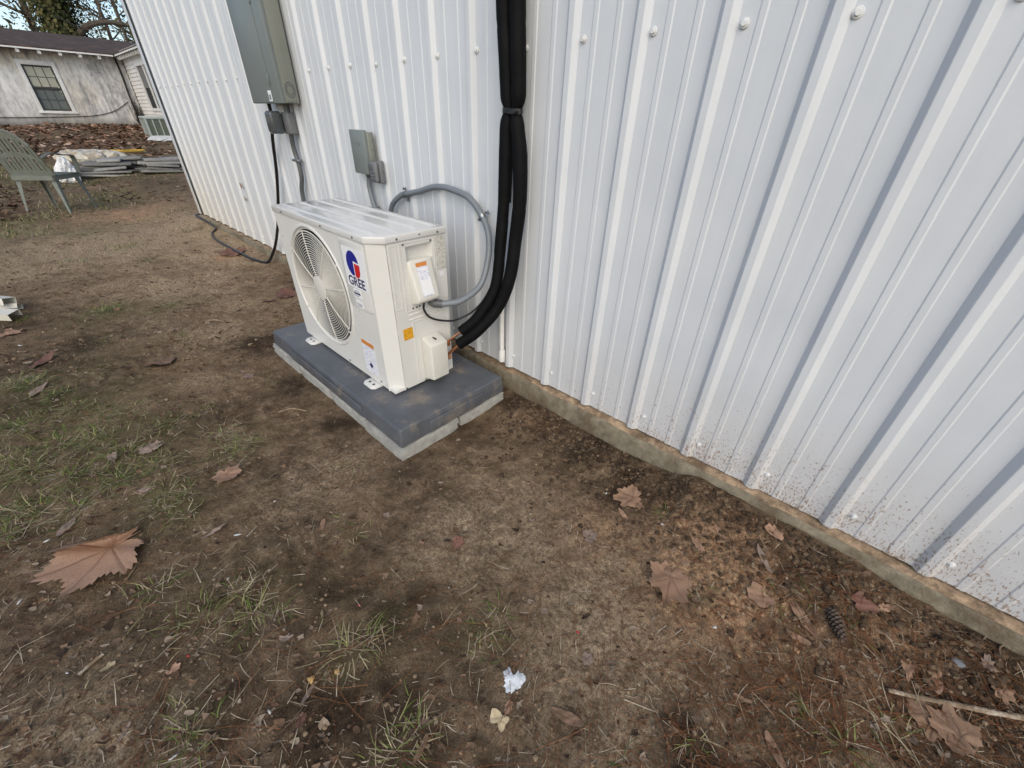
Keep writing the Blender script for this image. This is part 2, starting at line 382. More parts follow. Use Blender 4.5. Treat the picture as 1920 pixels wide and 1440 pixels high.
# kinds of soil: (photo pixel, radius in metres, amount)
CLAY = [(1340, 1075, .20, 1.), (1400, 1130, .15, 1.), (1290, 1040, .12, .7), (1460, 1165, .12, .55), (1620, 1010, .10, .6), (1560, 1270, .16, .45), (230, 405, .5, .6),
        (1440, 1215, .12, .6), (1700, 1180, .10, .5), (620, 690, .12, .25), (1000, 790, .10, .25), (660, 470, .4, .3), (430, 482, .12, .6), (1130, 1000, .12, .35)]
SAND = [(930, 980, .26, .55), (860, 1040, .2, .45), (1150, 1130, .22, .65), (1210, 1220, .2, .6), (1200, 1390, .16, .8), (1050, 1290, .2, .4), (150, 1320, .12, .75), (220, 1370, .12, .6), (60, 1400, .16, .5),
        (300, 440, 1.3, 1.), (420, 470, .6, .8), (130, 470, .8, .95), (60, 500, .5, .85), (350, 540, .45, .75), (480, 560, .3, .5), (420, 620, .25, .5), (230, 540, .4, .6), (640, 880, .2, .3), (560, 930, .15, .3), (250, 620, .3, .4), (1000, 1000, .2, .35),
        (1330, 1330, .2, .45), (1600, 1400, .15, .4), (30, 440, .7, .5), (400, 700, .2, .3), (990, 830, .12, .4)]
DARK = [(500, 640, .16, .8), (560, 720, .12, .8), (640, 800, .10, .7), (540, 540, .2, .5), (1040, 790, .18, .9), (1100, 840, .14, 1.), (1180, 895, .15, 1.), (1260, 930, .17, 1.), (1350, 970, .15, 1.), (1440, 1030, .15, 1.), (1530, 1100, .17, 1.),
        (1640, 1175, .17, 1.), (1760, 1235, .17, 1.), (1850, 1290, .18, 1.), (1800, 1400, .2, .6), (640, 1100, .14, .7), (740, 1180, .12, .8), (780, 1280, .14, .7), (600, 1340, .2, .6), (860, 1400, .18, .5),
        (120, 660, .3, .6), (60, 760, .2, .4), (1290, 1400, .08, .9), (760, 890, .10, .4), (820, 905, .08, .5), (250, 1180, .2, .4), (400, 1200, .2, .35), (30, 600, .25, .5), (950, 745, .12, .9), (880, 800, .12, .5), (180, 330, 1.2, .5), (330, 340, 1.0, .4), (1500, 1300, .2, .5), (350, 790, .2, .35)]
MOSS = [(100, 780, .35, 1.), (220, 840, .25, 1.), (60, 900, .25, .9), (320, 940, .2, .8), (430, 1130, .16, .7), (190, 590, .25, .8), (300, 575, .2, .5), (150, 430, .5, .7), (450, 840, .15, .5), (90, 1000, .1, .6),
        (380, 1290, .12, .4), (700, 1180, .12, .4), (900, 1180, .1, .5), (1480, 1340, .12, .4), (130, 700, .3, .6), (60, 340, 1.2, .8), (200, 370, .8, .7), (340, 300, 1.5, .8), (340, 290, 2., .6), (1340, 1110, .05, .4)]
def mask(lst, seed, f=9):
    s = np.zeros(len(X)); nz = 1 + 2.6 * fbm(X, Y, f, 4, seed) + 1.2 * fbm(X, Y, 34, 3, seed + 2)
    for (u, v, rad, a) in lst:
        p = at(u, v); dx = X - p.x; dy = Y - p.y; k = (dx * dx + dy * dy) / (rad * rad) < 6
        s[k] = np.maximum(s[k], a * np.exp(-(dx[k] ** 2 + dy[k] ** 2) / (rad * rad)))
    return np.clip(s * nz * 1.25, 0, 1)
far = smst((-X - 9) / 8)
soil = np.stack([mask(CLAY, 1.1), mask(SAND, 5.1), np.maximum(mask(DARK, 8.1), .5 * far), np.maximum(mask(MOSS, 3.1), .45 * smst((fbm(X, Y, .8, 3) + .02) * 6) * smst((np.hypot(X, Y) - 4) / 3))], 1)
ca = me.color_attributes.new('soil', 'FLOAT_COLOR', 'POINT'); ca.data.foreach_set('color', soil.astype(np.float32).ravel())
me.materials.append(M_ground)
ground = link('ground', me); tag(ground, 'bare trampled brown earth with patches of sand, clay and thin grass', 'ground', kind='structure')

# ================================================================== SHED
S = .2286
SX0, SX1 = -5.19, 4.3; ZB, ZT = .126, 3.0; RIBX = -.036   # rib centre relative to its screw
shed = empty('metal_shed', (0, 0, 0), 0, 'white ribbed steel shed with concrete footing behind the air conditioner', 'shed')
def rib_profile(x0, ribs, last=True):
    """(x, y) across one sheet; the outside is -y"""
    p = []
    for k in range(ribs):
        c = x0 + k * S
        p += [(c - .025, 0), (c - .011, -.0155), (c - .009, -.0165), (c + .009, -.0165), (c + .011, -.0155), (c + .025, 0)]
        for q in (1 / 3, 2 / 3):
            m = c + S * q; p += [(m - .0105, 0), (m - .0068, -.0022), (m + .0068, -.0022), (m + .0105, 0)]
    if last:
        c = x0 + ribs * S; p += [(c - .025, -.0009), (c - .011, -.0166), (c - .009, -.0176), (c + .009, -.0176), (c + .011, -.0166), (c + .0245, -.0020)]
    return p
def sheet_mesh(prof, z0, z1, th=.0007):
    mb = MB(); zs = [z0, z0 + .3, z0 + .9, z1]; n = len(prof)
    vs = [(x, y, z) for z in zs for (x, y) in prof]
    fs = [(j * n + i, j * n + i + 1, (j + 1) * n + i + 1, (j + 1) * n + i) for j in range(len(zs) - 1) for i in range(n - 1)]
    mb.add(vs, fs); b = len(mb.v)
    mb.add([(x, y + th, z) for z in zs for (x, y) in prof], [tuple(reversed(f)) for f in fs])
    for k in range(n - 1): mb.f.append((k, k + 1, b + k + 1, b + k)); mb.mi.append(0)
    return mb
pan0 = sheet_mesh(rib_profile(0, 4), ZB, ZT).build('wall_panel', M_wall, shed)
pan0.location = (RIBX - 20 * S, 0, 0); k0 = -20
for k in range(-16, 19, 4):
    o = pan0.copy(); COL.objects.link(o); o.location = (RIBX + k * S, -.0004 * ((k // 4) % 2), 0)
# narrow cut sheet and corner trim at the far end
sheet_mesh(rib_profile(RIBX - 22 * S, 2), ZB, ZT).build('wall_panel', M_wall, shed)
MB().prism([(SX0 + .085, -.030, ZB), (SX0 + .085, -.0315, ZB), (SX0 - .02, -.0315, ZB), (SX0 - .021, -.030, ZB), (SX0 - .021, .10, ZB), (SX0 - .0195, .10, ZB), (SX0 - .0195, -.030, ZB)], (0, 0, ZT - ZB)).build('corner_trim', M_wall, shed)
# screws: one beside every rib, a row at the foot and one on the girt
def screw_mesh():
    mb = MB()
    def ring(r0, y0, n=12): return [(r0 * math.cos(2 * math.pi * i / n), y0, r0 * math.sin(2 * math.pi * i / n)) for i in range(n)]
    prof = [(.0112, 0), (.0112, -.002), (.0095, -.004), (.0064, -.004), (.0064, -.0085), (.0054, -.0095)]; n = 12; vs = []
    for r0, y0 in prof: vs += ring(r0, y0, n)
    fs = [(i * n + j, i * n + (j + 1) % n, (i + 1) * n + (j + 1) % n, (i + 1) * n + j) for i in range(len(prof) - 1) for j in range(n)] + [tuple((len(prof) - 1) * n + j for j in range(n))]
    return mb.add(vs, fs)
scr0 = None
rs = random.Random(4)
for z, ks in ((.194, range(-22, 18)), (1.3655, range(-22, 18)), (2.55, range(-22, 18))):
    for k in ks:
        if z > 1 and k in (-11, -10, -9, -8) : continue
        p = (k * S + rs.uniform(-.006, .006), -.0006, z + rs.uniform(-.006, .006) + (.002 * k if False else 0))
        if scr0 is None: scr0 = screw_mesh().build('screw', M_screw, shed, True); o = scr0
        else: o = scr0.copy(); COL.objects.link(o)
        o.location = p; o.rotation_euler = (rs.uniform(-.15, .15), rs.uniform(0, 3), rs.uniform(-.15, .15)); q_ = .78 if z < 1 else 1.; o.scale = (q_, q_, q_)
# footing with uneven edge, ledge of clay and sawdust on it
mb = MB(); n = 260
def foot(x, t):
    w_ = float(fbm(np.array(x), np.array(t * 3.), 7, 3, 2.)) * .012
    return w_
xf = np.linspace(SX0 - .03, SX1, n); prof = [(.12, -.25), (-.040, -.25), (-.038, .02), (-.036, .092), (-.031, .103), (-.024, .108), (.12, .110)]
vs = [(x, y + (foot(x, j) if 0 < j < 6 else 0), z + (foot(x, j + 9) * .9 if 2 < j < 6 else 0)) for x in xf for j, (y, z) in enumerate(prof)]; q = len(prof)
fs = [(i * q + j, i * q + j + 1, (i + 1) * q + j + 1, (i + 1) * q + j) for i in range(n - 1) for j in range(q - 1)]
mb.add(vs, fs); mb.add([vs[j] for j in range(q)], [tuple(range(q))]); mb.build('footing', M_concrete, shed, True)
mb = MB(); n = 420; xf = np.linspace(SX0, SX1, n)
h0 = .006 + .012 * np.clip(fbm(xf, xf * 0, 9, 4, 4.) + .35, 0, 1) ; out = -.026 + .010 * fbm(xf, xf * 0 + 3, 12, 3, 6.); h0 *= smst((xf + .3) / .8) * .9 + .1
q = 4; vs = []
for x, h, o in zip(xf, h0, out): vs += [(x, o, .1065), (x, o + .004, .1075 + h * .5), (x, o + .016, .109 + h), (x, .05, .112 + h * .9)]
mb.add(vs, [(i * q + j, i * q + j + 1, (i + 1) * q + j + 1, (i + 1) * q + j) for i in range(n - 1) for j in range(q - 1)]); mb.build('ledge_clay', M_ledge, shed, True)
# the rest of the building: return walls, roof
SY1 = 6.0
prof = rib_profile(0, 4)
side0 = sheet_mesh(prof, ZB, ZT).build('wall_panel', M_wall, shed); side0.rotation_euler = (0, 0, -math.pi / 2); side0.location = (SX0, SY1 - .3, 0)
for k in range(1, 6):
    o = side0.copy(); COL.objects.link(o); o.location = (SX0, SY1 - .3 - k * 4 * S, 0)
MB().box((SX1 - .004, .01, ZB), (SX1 + .01, SY1, ZT)).build('end_wall', M_wall, shed)
MB().box((SX0 + .01, SY1 - .01, ZB), (SX1, SY1 + .01, ZT)).build('rear_wall', M_wall, shed)
MB().prism([(SX0 - .25, -.25, ZT - .02), (SX0 - .25, 3, ZT + .8), (SX0 - .25, SY1 + .25, ZT - .02), (SX0 - .25, SY1 + .25, ZT + .02), (SX0 - .25, 3, ZT + .84), (SX0 - .25, -.25, ZT + .02)], (SX1 - SX0 + .5, 0, 0)).build('roof', M_wall, shed)

# ================================================================== PAD AND BLOCKS
bxs = [-1.262, -.915, -.563, -.245, .042]; bys = [-.703, -.396, -.108]; rb = random.Random(9)
corner_words = {(0, 0): 'front left corner block under the pad, farthest left', (1, 0): 'front row block second from the left', (2, 0): 'front row block third from the left', (3, 0): 'nearest corner block at the front right of the pad',
                (0, 1): 'rear row block at the left end', (1, 1): 'rear row block second from the left', (2, 1): 'rear row block third from the left', (3, 1): 'rear right block of the pad, near the wall'}
for i in range(4):
    for j in range(2):
        g = .003; x0, x1, y0, y1 = bxs[i] + g, bxs[i + 1] - g, bys[j] + g, bys[j + 1] - g
        mb = MB(); nxb, nzb = 10, 4
        t = empty('concrete_block', ((x0 + x1) / 2, (y0 + y1) / 2, -.012), 0, 'grey cast concrete block, ' + corner_words[(i, j)], 'block', 'concrete blocks carrying the pad')
        bmx = bmesh.new(); bmesh.ops.create_cube(bmx, size=1.); bmesh.ops.subdivide_edges(bmx, edges=bmx.edges[:], cuts=6, use_grid_fill=True)
        sh = rb.uniform(-.004, .004)
        for v in bmx.verts:
            e = [abs(c) > .49 for c in v.co]; ne = sum(e)
            p = Vector((x0 + (v.co.x + .5) * (x1 - x0), y0 + (v.co.y + .5) * (y1 - y0) + sh, -.02 + (v.co.z + .5) * .0715))
            cx = Vector(((x0 + x1) / 2, (y0 + y1) / 2, .015)); jit = .0045 if ne > 1 else .0016
            p += Vector((rb.uniform(-1, 1), rb.uniform(-1, 1), rb.uniform(-1, 1) if ne > 1 or v.co.z < .49 else 0)) * jit
            if ne > 1: p += (cx - p).normalized() * rb.uniform(.001, .008)
            v.co = p
        m_ = bpy.data.meshes.new('block_body'); bmx.to_mesh(m_); bmx.free(); m_.materials.append(M_block)
        m_.polygons.foreach_set('use_smooth', [True] * len(m_.polygons)); m_.set_sharp_from_angle(angle=R_(45))
        link('block_body', m_, t)
pad = empty('equipment_pad', (-.6, -.39, .052), 0, 'slate grey plastic equipment pad with mud smears under the air conditioner', 'pad')
PX0, PX1, PY0, PY1, PZ = -1.238, .032, -.694, -.104, .136
mb = MB(); d = .010
mb.add([(PX0, PY0, .0525), (PX1, PY0, .0525), (PX1, PY1, .0525), (PX0, PY1, .0525), (PX0 + d, PY0 + d, PZ), (PX1 - d, PY0 + d, PZ), (PX1 - d, PY1 - d, PZ), (PX0 + d, PY1 - d, PZ)],
       [(0, 3, 2, 1), (4, 5, 6, 7), (0, 1, 5, 4), (1, 2, 6, 5), (2, 3, 7, 6), (3, 0, 4, 7)])
mb.build('deck', M_pad, pad, bevel=.009, seg=3)
for (c, hx, hy) in (((-.62, PY0 + .0015, .101), .36, .004), ((PX1 - .0015, -.40, .101), .004, .15)):
    mb = MB(); s_ = hx if hx > .1 else hy
    mb.box((c[0] - hx, c[1] - hy, .056), (c[0] + hx, c[1] + hy, .112)); mb.build('side_rib', M_pad, pad, bevel=.003)

# ================================================================== AIR CONDITIONER
AX0, AX1, AY0, AY1, AZ0, AZ1 = -1.036, -.180, -.567, -.246, .155, .785
CH = .050
ac = empty('air_conditioner', ((AX0 + AX1) / 2, (AY0 + AY1) / 2, PZ), 0, 'cream outdoor air conditioning unit with round fan grille and blue and red logo', 'air conditioner')
FC = (-.703, .494); FR = .252
# front panel with round opening
def rect_hit(a, x0, x1, z0, z1, c):
    dx, dz = math.cos(a), math.sin(a); ts = []
    if dx > 1e-9: ts.append((x1 - c[0]) / dx)
    if dx < -1e-9: ts.append((x0 - c[0]) / dx)
    if dz > 1e-9: ts.append((z1 - c[1]) / dz)
    if dz < -1e-9: ts.append((z0 - c[1]) / dz)
    t = min(ts); return c[0] + dx * t, c[1] + dz * t
fx0, fx1 = AX0, AX1 - CH
ang = [2 * math.pi * i / 120 for i in range(120)]
for cx, cz in ((fx0, AZ0), (fx1, AZ0), (fx1, AZ1), (fx0, AZ1)): ang.append(math.atan2(cz - FC[1], cx - FC[0]) % (2 * math.pi))
ang = sorted(set(ang)); n = len(ang)
rings = [(None, AY0), (FR + .026, AY0), (FR + .021, AY0 - .004), (FR + .014, AY0 - .004), (FR + .008, AY0 + .004), (FR + .003, AY0 + .006)]
vs = []
for rr, yy in rings:
    for a in ang:
        if rr is None: px, pz = rect_hit(a, fx0, fx1, AZ0, AZ1, FC)
        else: px, pz = FC[0] + rr * math.cos(a), FC[1] + rr * math.sin(a)
        vs.append((px, yy, pz))
fs = [(i * n + j, i * n + (j + 1) % n, (i + 1) * n + (j + 1) % n, (i + 1) * n + j) for i in range(len(rings) - 1) for j in range(n)]
front = MB().add(vs, fs).build('front_panel', M_cream, ac, True, autosmooth=30)
MB().add([(FC[0] + q * math.cos(a), y, FC[1] + q * math.sin(a)) for q, y in ((FR + .0029, AY0 + .0065), (FR + .002, AY0 + .03), (FR - .004, AY0 + .14)) for a in ang], [(i * n + j, i * n + (j + 1) % n, (i + 1) * n + (j + 1) % n, (i + 1) * n + j) for i in range(2) for j in range(n)]).build('fan_shroud', M_fin, ac, True)
# corner post (chamfer) and side panels
MB().add([(fx1, AY0, AZ0 - .008), (AX1 - .004, AY0 + CH + .004, AZ0 - .008), (AX1 - .004, AY0 + CH + .004, AZ1), (fx1, AY0, AZ1), (fx1, AY0 + .03, AZ0 - .008), (AX1 - .03, AY0 + CH + .004, AZ0 - .008), (AX1 - .03, AY0 + CH + .004, AZ1), (fx1, AY0 + .03, AZ1)],
         [(0, 1, 2, 3), (4, 7, 6, 5), (0, 4, 5, 1), (3, 2, 6, 7), (0, 3, 7, 4), (1, 5, 6, 2)]).build('corner_post', M_cream, ac)
# right side panel: flat sheet with the hand recess cut in
ya, yb = AY0 + CH + .006, AY1; ry0, ry1, rz0, rz1 = -.434, -.312, .700, .756
YS = [ya, ry0, ry1, yb]; ZS = [AZ0, rz0, rz1, AZ1]; mb = MB()
for i in range(3):
    for j in range(3):
        if i == 1 and j == 1: continue
        mb.add([(AX1, YS[i], ZS[j]), (AX1, YS[i + 1], ZS[j]), (AX1, YS[i + 1], ZS[j + 1]), (AX1, YS[i], ZS[j + 1])], [(0, 1, 2, 3)])
dp = AX1 - .030; e = .010
mb.add([(AX1, ry0, rz0), (AX1, ry1, rz0), (AX1, ry1, rz1), (AX1, ry0, rz1), (dp, ry0 + e, rz0), (dp, ry1 - e, rz0), (dp + .004, ry1 - e, rz1 - .008), (dp + .004, ry0 + e, rz1 - .008)], [(0, 1, 5, 4), (1, 2, 6, 5), (2, 3, 7, 6), (3, 0, 4, 7), (4, 5, 6, 7)])
mb.add([(AX1, ya, AZ0), (AX1, ya, AZ1), (AX1 - .02, ya, AZ1), (AX1 - .02, ya, AZ0), (AX1, yb, AZ0), (AX1, yb, AZ1), (AX1 - .02, yb, AZ1), (AX1 - .02, yb, AZ0)], [(0, 1, 2, 3), (4, 7, 6, 5)])
mb.build('side_panel', M_cream, ac)
# pressed panels on the side: thin proud plates with rounded edges
def plate_x(name, y0, y1, z0, z1, h, mat, parent, rad=.012, x=AX1, bev=.0012):
    pts = []
    for cy, cz, a0 in ((y1 - rad, z1 - rad, 0), (y0 + rad, z1 - rad, 90), (y0 + rad, z0 + rad, 180), (y1 - rad, z0 + rad, 270)):
        for k in range(5): a = R_(a0 + 22.5 * k); pts.append((x, cy + rad * math.cos(a), cz + rad * math.sin(a)))
    return MB().prism(pts, (h, 0, 0)).build(name, mat, parent, bevel=bev, seg=2)
def frame_x(name, y0, y1, z0, z1, wd, h, mat, parent):
    mb = MB()
    for a in ((y0, y1, z1 - wd, z1), (y0, y1, z0, z0 + wd), (y0, y0 + wd, z0 + wd, z1 - wd), (y1 - wd, y1, z0 + wd, z1 - wd)): mb.box((AX1 - .001, a[0], a[2]), (AX1 + h, a[1], a[3]))
    return mb.build(name, mat, parent)
frame_x('pressed_border', -.462, -.300, .500, .772, .004, .0022, M_cream, ac)
frame_x('pressed_border', -.440, -.255, .170, .455, .004, .0022, M_cream, ac)
frame_x('pressed_border', -.505, -.474, .520, .768, .004, .0018, M_cream, ac)
for z in (.462, .483): MB().box((AX1 - .001, -.455, z), (AX1 + .0025, -.27, z + .006)).build('pressed_rib', M_cream, ac, bevel=.001)
# wiring cover: wedge that stands out at its foot
y0, y1 = -.434, -.318
mb = MB()
vs = [(AX1 - .012, y0, .703), (AX1 - .012, y1, .703), (AX1 + .004, y0 + .003, .700), (AX1 + .004, y1 - .002, .700), (-.128, y0 + .004, .556), (-.128, y1 - .008, .556), (-.134, y0 + .005, .541), (-.134, y1 - .012, .541), (AX1, y0, .524), (AX1, y1, .524)]
mb.add(vs, [(0, 1, 3, 2), (2, 3, 5, 4), (4, 5, 7, 6), (6, 7, 9, 8), (0, 2, 4, 6, 8), (1, 9, 7, 5, 3), (0, 8, 9, 1)])
cover = mb.build('wiring_cover', M_creamplastic, ac, bevel=.009, seg=3)
# label lying on the sloping face of the cover
def on_cover(y, t): return Vector((AX1 + .0045 + (-.128 - AX1 - .004) * t + .0008, y, .700 + (.556 - .700) * t))
def cover_strip(name, ya_, yb_, t0, t1, mat, off=0.):
    a, b_, c_, d_ = on_cover(ya_, t0), on_cover(yb_, t0), on_cover(yb_, t1), on_cover(ya_, t1)
    nrm = Vector((.144, 0, .052)).normalized(); mb = MB(); mb.prism([p + nrm * off for p in (a, b_, c_, d_)], nrm * .0006)
    return mb.build(name, mat, cover)
cover_strip('warning_label', -.405, -.352, .06, .93, M_print_b); cover_strip('label_header', -.404, -.353, .07, .17, M_orange, .0007); cover_strip('label_blank', -.403, -.354, .52, .90, M_white, .0007)
# valve cover box
mb = MB(); y0, y1 = -.408, -.318
mb.add([(AX1, y0, .376), (AX1, y1, .376), (-.112, y0, .352), (-.112, y1, .352), (-.112, y0, .182), (-.112, y1, .182), (AX1, y0, .166), (AX1, y1, .166)], [(0, 1, 3, 2), (2, 3, 5, 4), (4, 5, 7, 6), (0, 2, 4, 6), (1, 7, 5, 3), (0, 6, 7, 1)])
vcov = mb.build('valve_cover', M_creamplastic, ac, bevel=.007, seg=3)
MB().box((-.158, -.367, .3645), (-.132, -.361, .3675)).build('cover_slot', M_dark, vcov)
# stickers on the side and front
plate_x('rating_label', -.292, -.2475, .640, .772, .0007, M_print_k, ac, .001, bev=0)
plate_x('small_label', -.283, -.262, .612, .630, .0007, M_white, ac, .001, bev=0)
plate_x('amber_sticker', -.489, -.443, .384, .434, .0008, M_print_y, ac, .002, bev=0)
plate_x('valve_label', -.300, -.262, .190, .275, .0007, M_print_b, ac, .001, bev=0)
def plate_y(name, x0, x1, z0, z1, h, mat, parent, y=AY0, rad=.003, bev=0):
    pts = []
    for cx, cz, a0 in ((x1 - rad, z1 - rad, 0), (x0 + rad, z1 - rad, 90), (x0 + rad, z0 + rad, 180), (x1 - rad, z0 + rad, 270)):
        for k in range(4): a = R_(a0 + 30 * k); pts.append((cx + rad * math.cos(a), y, cz + rad * math.sin(a)))
    return MB().prism(pts, (0, -h, 0)).build(name, mat, parent, bevel=bev)
lp = plate_y('logo_panel', -.425, -.243, .50, .770, .0035, M_cream, ac, rad=.016, bev=.003)
lw = plate_y('logo_sticker', -.410, -.250, .588, .745, .0005, M_white, lp, AY0 - .0036, .004)
yl = AY0 - .0043
# emblem: blue ring segment with a red block set into it
cx, cz, rr = -.340, .686, .049
pts = [(cx + .004, yl, cz - .044)] + [(cx + rr * .92 * math.cos(R_(a)), yl, cz + rr * math.sin(R_(a))) for a in np.linspace(262, 8, 26)] + [(cx + .004, yl, cz + .012)]
MB().prism(pts, (0, -.0006, 0)).build('emblem_blue', M_blue, lw)
pts = [(cx + .010, yl, cz - .050), (cx + .010, yl, cz + .003)] + [(cx + .046 + .004 * math.cos(R_(a)), yl, cz - .002 + .004 * math.sin(R_(a))) for a in (70, 20)] + [(cx + .020 + .028 * math.cos(R_(a)), yl, cz - .026 + .026 * math.sin(R_(a))) for a in (0, -30, -60, -85)]
MB().prism(pts, (0, -.0006, 0)).build('emblem_red', M_red, lw)
def text_mesh(body, size, offset=0.):
    cu = bpy.data.curves.new('t', 'FONT'); cu.body = body; cu.size = size; cu.extrude = .0004; cu.offset = offset; cu.align_x = 'CENTER'
    o = bpy.data.objects.new('t', cu); COL.objects.link(o); dg = bpy.context.evaluated_depsgraph_get(); dg.update()
    m_ = bpy.data.meshes.new_from_object(o.evaluated_get(dg)); bpy.data.objects.remove(o); return m_
tm = text_mesh('GREE', .052, .0011); tm.materials.clear(); tm.materials.append(M_navy)
for v in tm.vertices: v.co = (-.333 + v.co.x * 1.03, yl - v.co.z, .597 + v.co.y)
link('lettering', tm, lw)
b1 = plate_y('inverter_badge', -.372, -.312, .546, .582, .0008, M_white, ac, AY0 - .0036)
mb = MB(); ell = [(-.345 + .022 * math.cos(a), AY0 - .0048, .565 + .011 * math.sin(a)) for a in np.linspace(.3, 5.2, 24)]; mb.tube(ell, .0011, 4)
mb.box((-.362, AY0 - .0052, .561), (-.322, AY0 - .0045, .568)); mb.build('badge_mark', M_navy, b1)
b2 = plate_y('energy_badge', -.368, -.316, .505, .536, .0008, M_white, ac, AY0 - .0036)
for z in (.511, .519): MB().box((-.362, AY0 - .005, z), (-.324, AY0 - .0043, z + .003)).build('badge_line', M_conduit, b2)
wl_ = plate_y('warning_label', -.400, -.300, .190, .346, .0006, M_print_f, ac)
plate_y('label_header', -.400, -.300, .326, .346, .0006, M_orange, wl_, AY0 - .0008)
MB().prism([(-.365, AY0 - .0009, .228), (-.350, AY0 - .0009, .212), (-.335, AY0 - .0009, .228), (-.350, AY0 - .0009, .244)], (0, -.0004, 0)).build('label_symbol', M_navy, wl_)
# other faces, base tray, lid
MB().box((AX0, AY0 + .002, AZ0), (AX0 + .002, AY1, AZ1)).build('left_panel', M_cream, ac)
MB().box((AX0 + .004, AY1 - .02, AZ0 + .01), (AX1 - .10, AY1 - .003, AZ1 - .01)).build('rear_coil', M_fin, ac)
MB().box((AX1 - .10, AY1 - .004, AZ0), (AX1 - .002, AY1, AZ1)).build('rear_panel', M_cream, ac)
MB().box((AX0 + .006, AY0 + .004, AZ0 - .008), (AX1 - .006, AY1 - .004, AZ0 + .012)).build('base_tray', M_cream, ac, bevel=.003)
MB().box((AX0 + .02, AY0 + .145, AZ0 + .02), (AX1 - .10, AY0 + .15, AZ1 - .01)).build('inner_bulkhead', M_dark, ac)
mb = MB(); ov = .006
out = [(AX0 - ov, AY0 - ov), (AX1 - CH, AY0 - ov), (AX1 + ov, AY0 + CH), (AX1 + ov, AY1 + ov), (AX0 - ov, AY1 + ov)]
mb.prism([(x, y, .778) for x, y in out], (0, 0, .027))
lid = mb.build('lid', M_lid, ac, bevel=.005, seg=3)
for (y, xa, xb) in ((-.522, -1.02, -.215), (-.440, -1.02, -.205), (-.356, -1.02, -.205), (-.274, -1.02, -.205)):
    mb = MB(); h = .0055; wd = .013
    ringv = []
    for (dx, dw, hh) in ((0, wd * 1.0, 0), (.006, wd * .55, h)):
        pass
    mb.add([(xa, y - wd, .8048), (xb, y - wd, .8048), (xb, y + wd, .8048), (xa, y + wd, .8048), (xa + .02, y - wd * .45, .8048 + h), (xb - .02, y - wd * .45, .8048 + h), (xb - .02, y + wd * .45, .8048 + h), (xa + .02, y + wd * .45, .8048 + h)],
           [(4, 5, 6, 7), (0, 1, 5, 4), (1, 2, 6, 5), (2, 3, 7, 6), (3, 0, 4, 7)])
    mb.build('lid_rib', M_lid, lid, bevel=.0015)
# lid and panel screws
def small_screw(c, axis_, parent, r0=.0042, mat=M_screwdark):
    c = Vector(c); a = Vector(axis_); mb = MB(); mb.tube([c, c + a * .002, c + a * .0035], [r0, r0, r0 * .6], 8); return mb.build('screw', mat, parent, True)
for x in (-.93, -.55, -.30): small_screw((x, AY0 - ov, .790), (0, -1, 0), lid)
for y in (-.47, -.285): small_screw((AX1 + ov, y, .790), (1, 0, 0), lid)
small_screw((AX1 + ov, -.37, .793), (1, 0, 0), lid, .003)
for y, z in ((-.444, .766), (-.318, .762), (-.430, .512), (-.412, .512), (-.398, .514), (-.405, .158), (-.508, .158)): small_screw((AX1 + .001, y, z), (1, 0, 0), ac)
for a in (35, 150, 215, 325): small_screw((FC[0] + (FR + .010) * math.cos(R_(a)), AY0 - .003, FC[1] + (FR + .010) * math.sin(R_(a))), (0, -1, 0), ac, .0055, M_creamplastic)
small_screw((-.285, AY0, .172), (0, -1, 0), ac); small_screw((-.56, AY0, .170), (0, -1, 0), ac)
# fan and grille
fan = empty('fan', (FC[0], AY0 + .06, FC[1])); fan.parent = ac; fan.matrix_parent_inverse = pinv(ac)
MB().tube([(FC[0], AY0 + .035, FC[1]), (FC[0], AY0 + .04, FC[1]), (FC[0], AY0 + .13, FC[1])], [.04, .05, .052], 20).build('fan_hub', M_fan, fan, True)
for k in range(3):
    mb = MB(); a0 = R_(8 + 120 * k); na, nr = 10, 5; vs = []
    for i in range(na + 1):
        for j in range(nr + 1):
            rr = .048 + (FR - .012 - .048) * j / nr; sw = R_(72) * (.55 + .45 * j / nr)
            a = a0 + sw * (i / na - .4) + .25 * j / nr; yy = AY0 + .045 + .075 * (i / na) + .01 * math.sin(math.pi * i / na)
            vs.append((FC[0] + rr * math.cos(a), yy, FC[1] + rr * math.sin(a)))
    fs = [(i * (nr + 1) + j, i * (nr + 1) + j + 1, (i + 1) * (nr + 1) + j + 1, (i + 1) * (nr + 1) + j) for i in range(na) for j in range(nr)]
    mb.add(vs, fs); mb.add([(x, y + .003, z) for x, y, z in vs], [tuple(reversed(f)) for f in fs]); mb.build('fan_blade', M_fan, fan, True)
gr = empty('fan_grille', (FC[0], AY0, FC[1])); gr.parent = ac; gr.matrix_parent_inverse = pinv(ac)
mb = MB()
for k in range(20):
    rr = .052 + (FR - .004 - .052) * k / 19; yy = AY0 - .002 - .004 * math.sin(math.pi * k / 19)
    c_ = [(FC[0] + rr * math.cos(2 * math.pi * i / 72), yy, FC[1] + rr * math.sin(2 * math.pi * i / 72)) for i in range(73)]
    mb.tube(c_, .00165 if k < 19 else .0028, 5, False)
mb.build('grille_rings', M_creamplastic, gr, True)
for k in range(8):
    a = R_(12 + 45 * k); mb = MB(); mb.tube([(FC[0] + q * math.cos(a), AY0 - .0035 - .004 * math.sin(math.pi * (q - .05) / .2), FC[1] + q * math.sin(a)) for q in np.linspace(.045, FR - .001, 8)], .0024, 6)
    mb.build('grille_spoke', M_creamplastic, gr, True)
MB().tube([(FC[0], AY0 + .001, FC[1]), (FC[0], AY0 - .006, FC[1]), (FC[0], AY0 - .009, FC[1])], [.056, .056, .045], 32).build('grille_hub', M_creamplastic, gr, True)
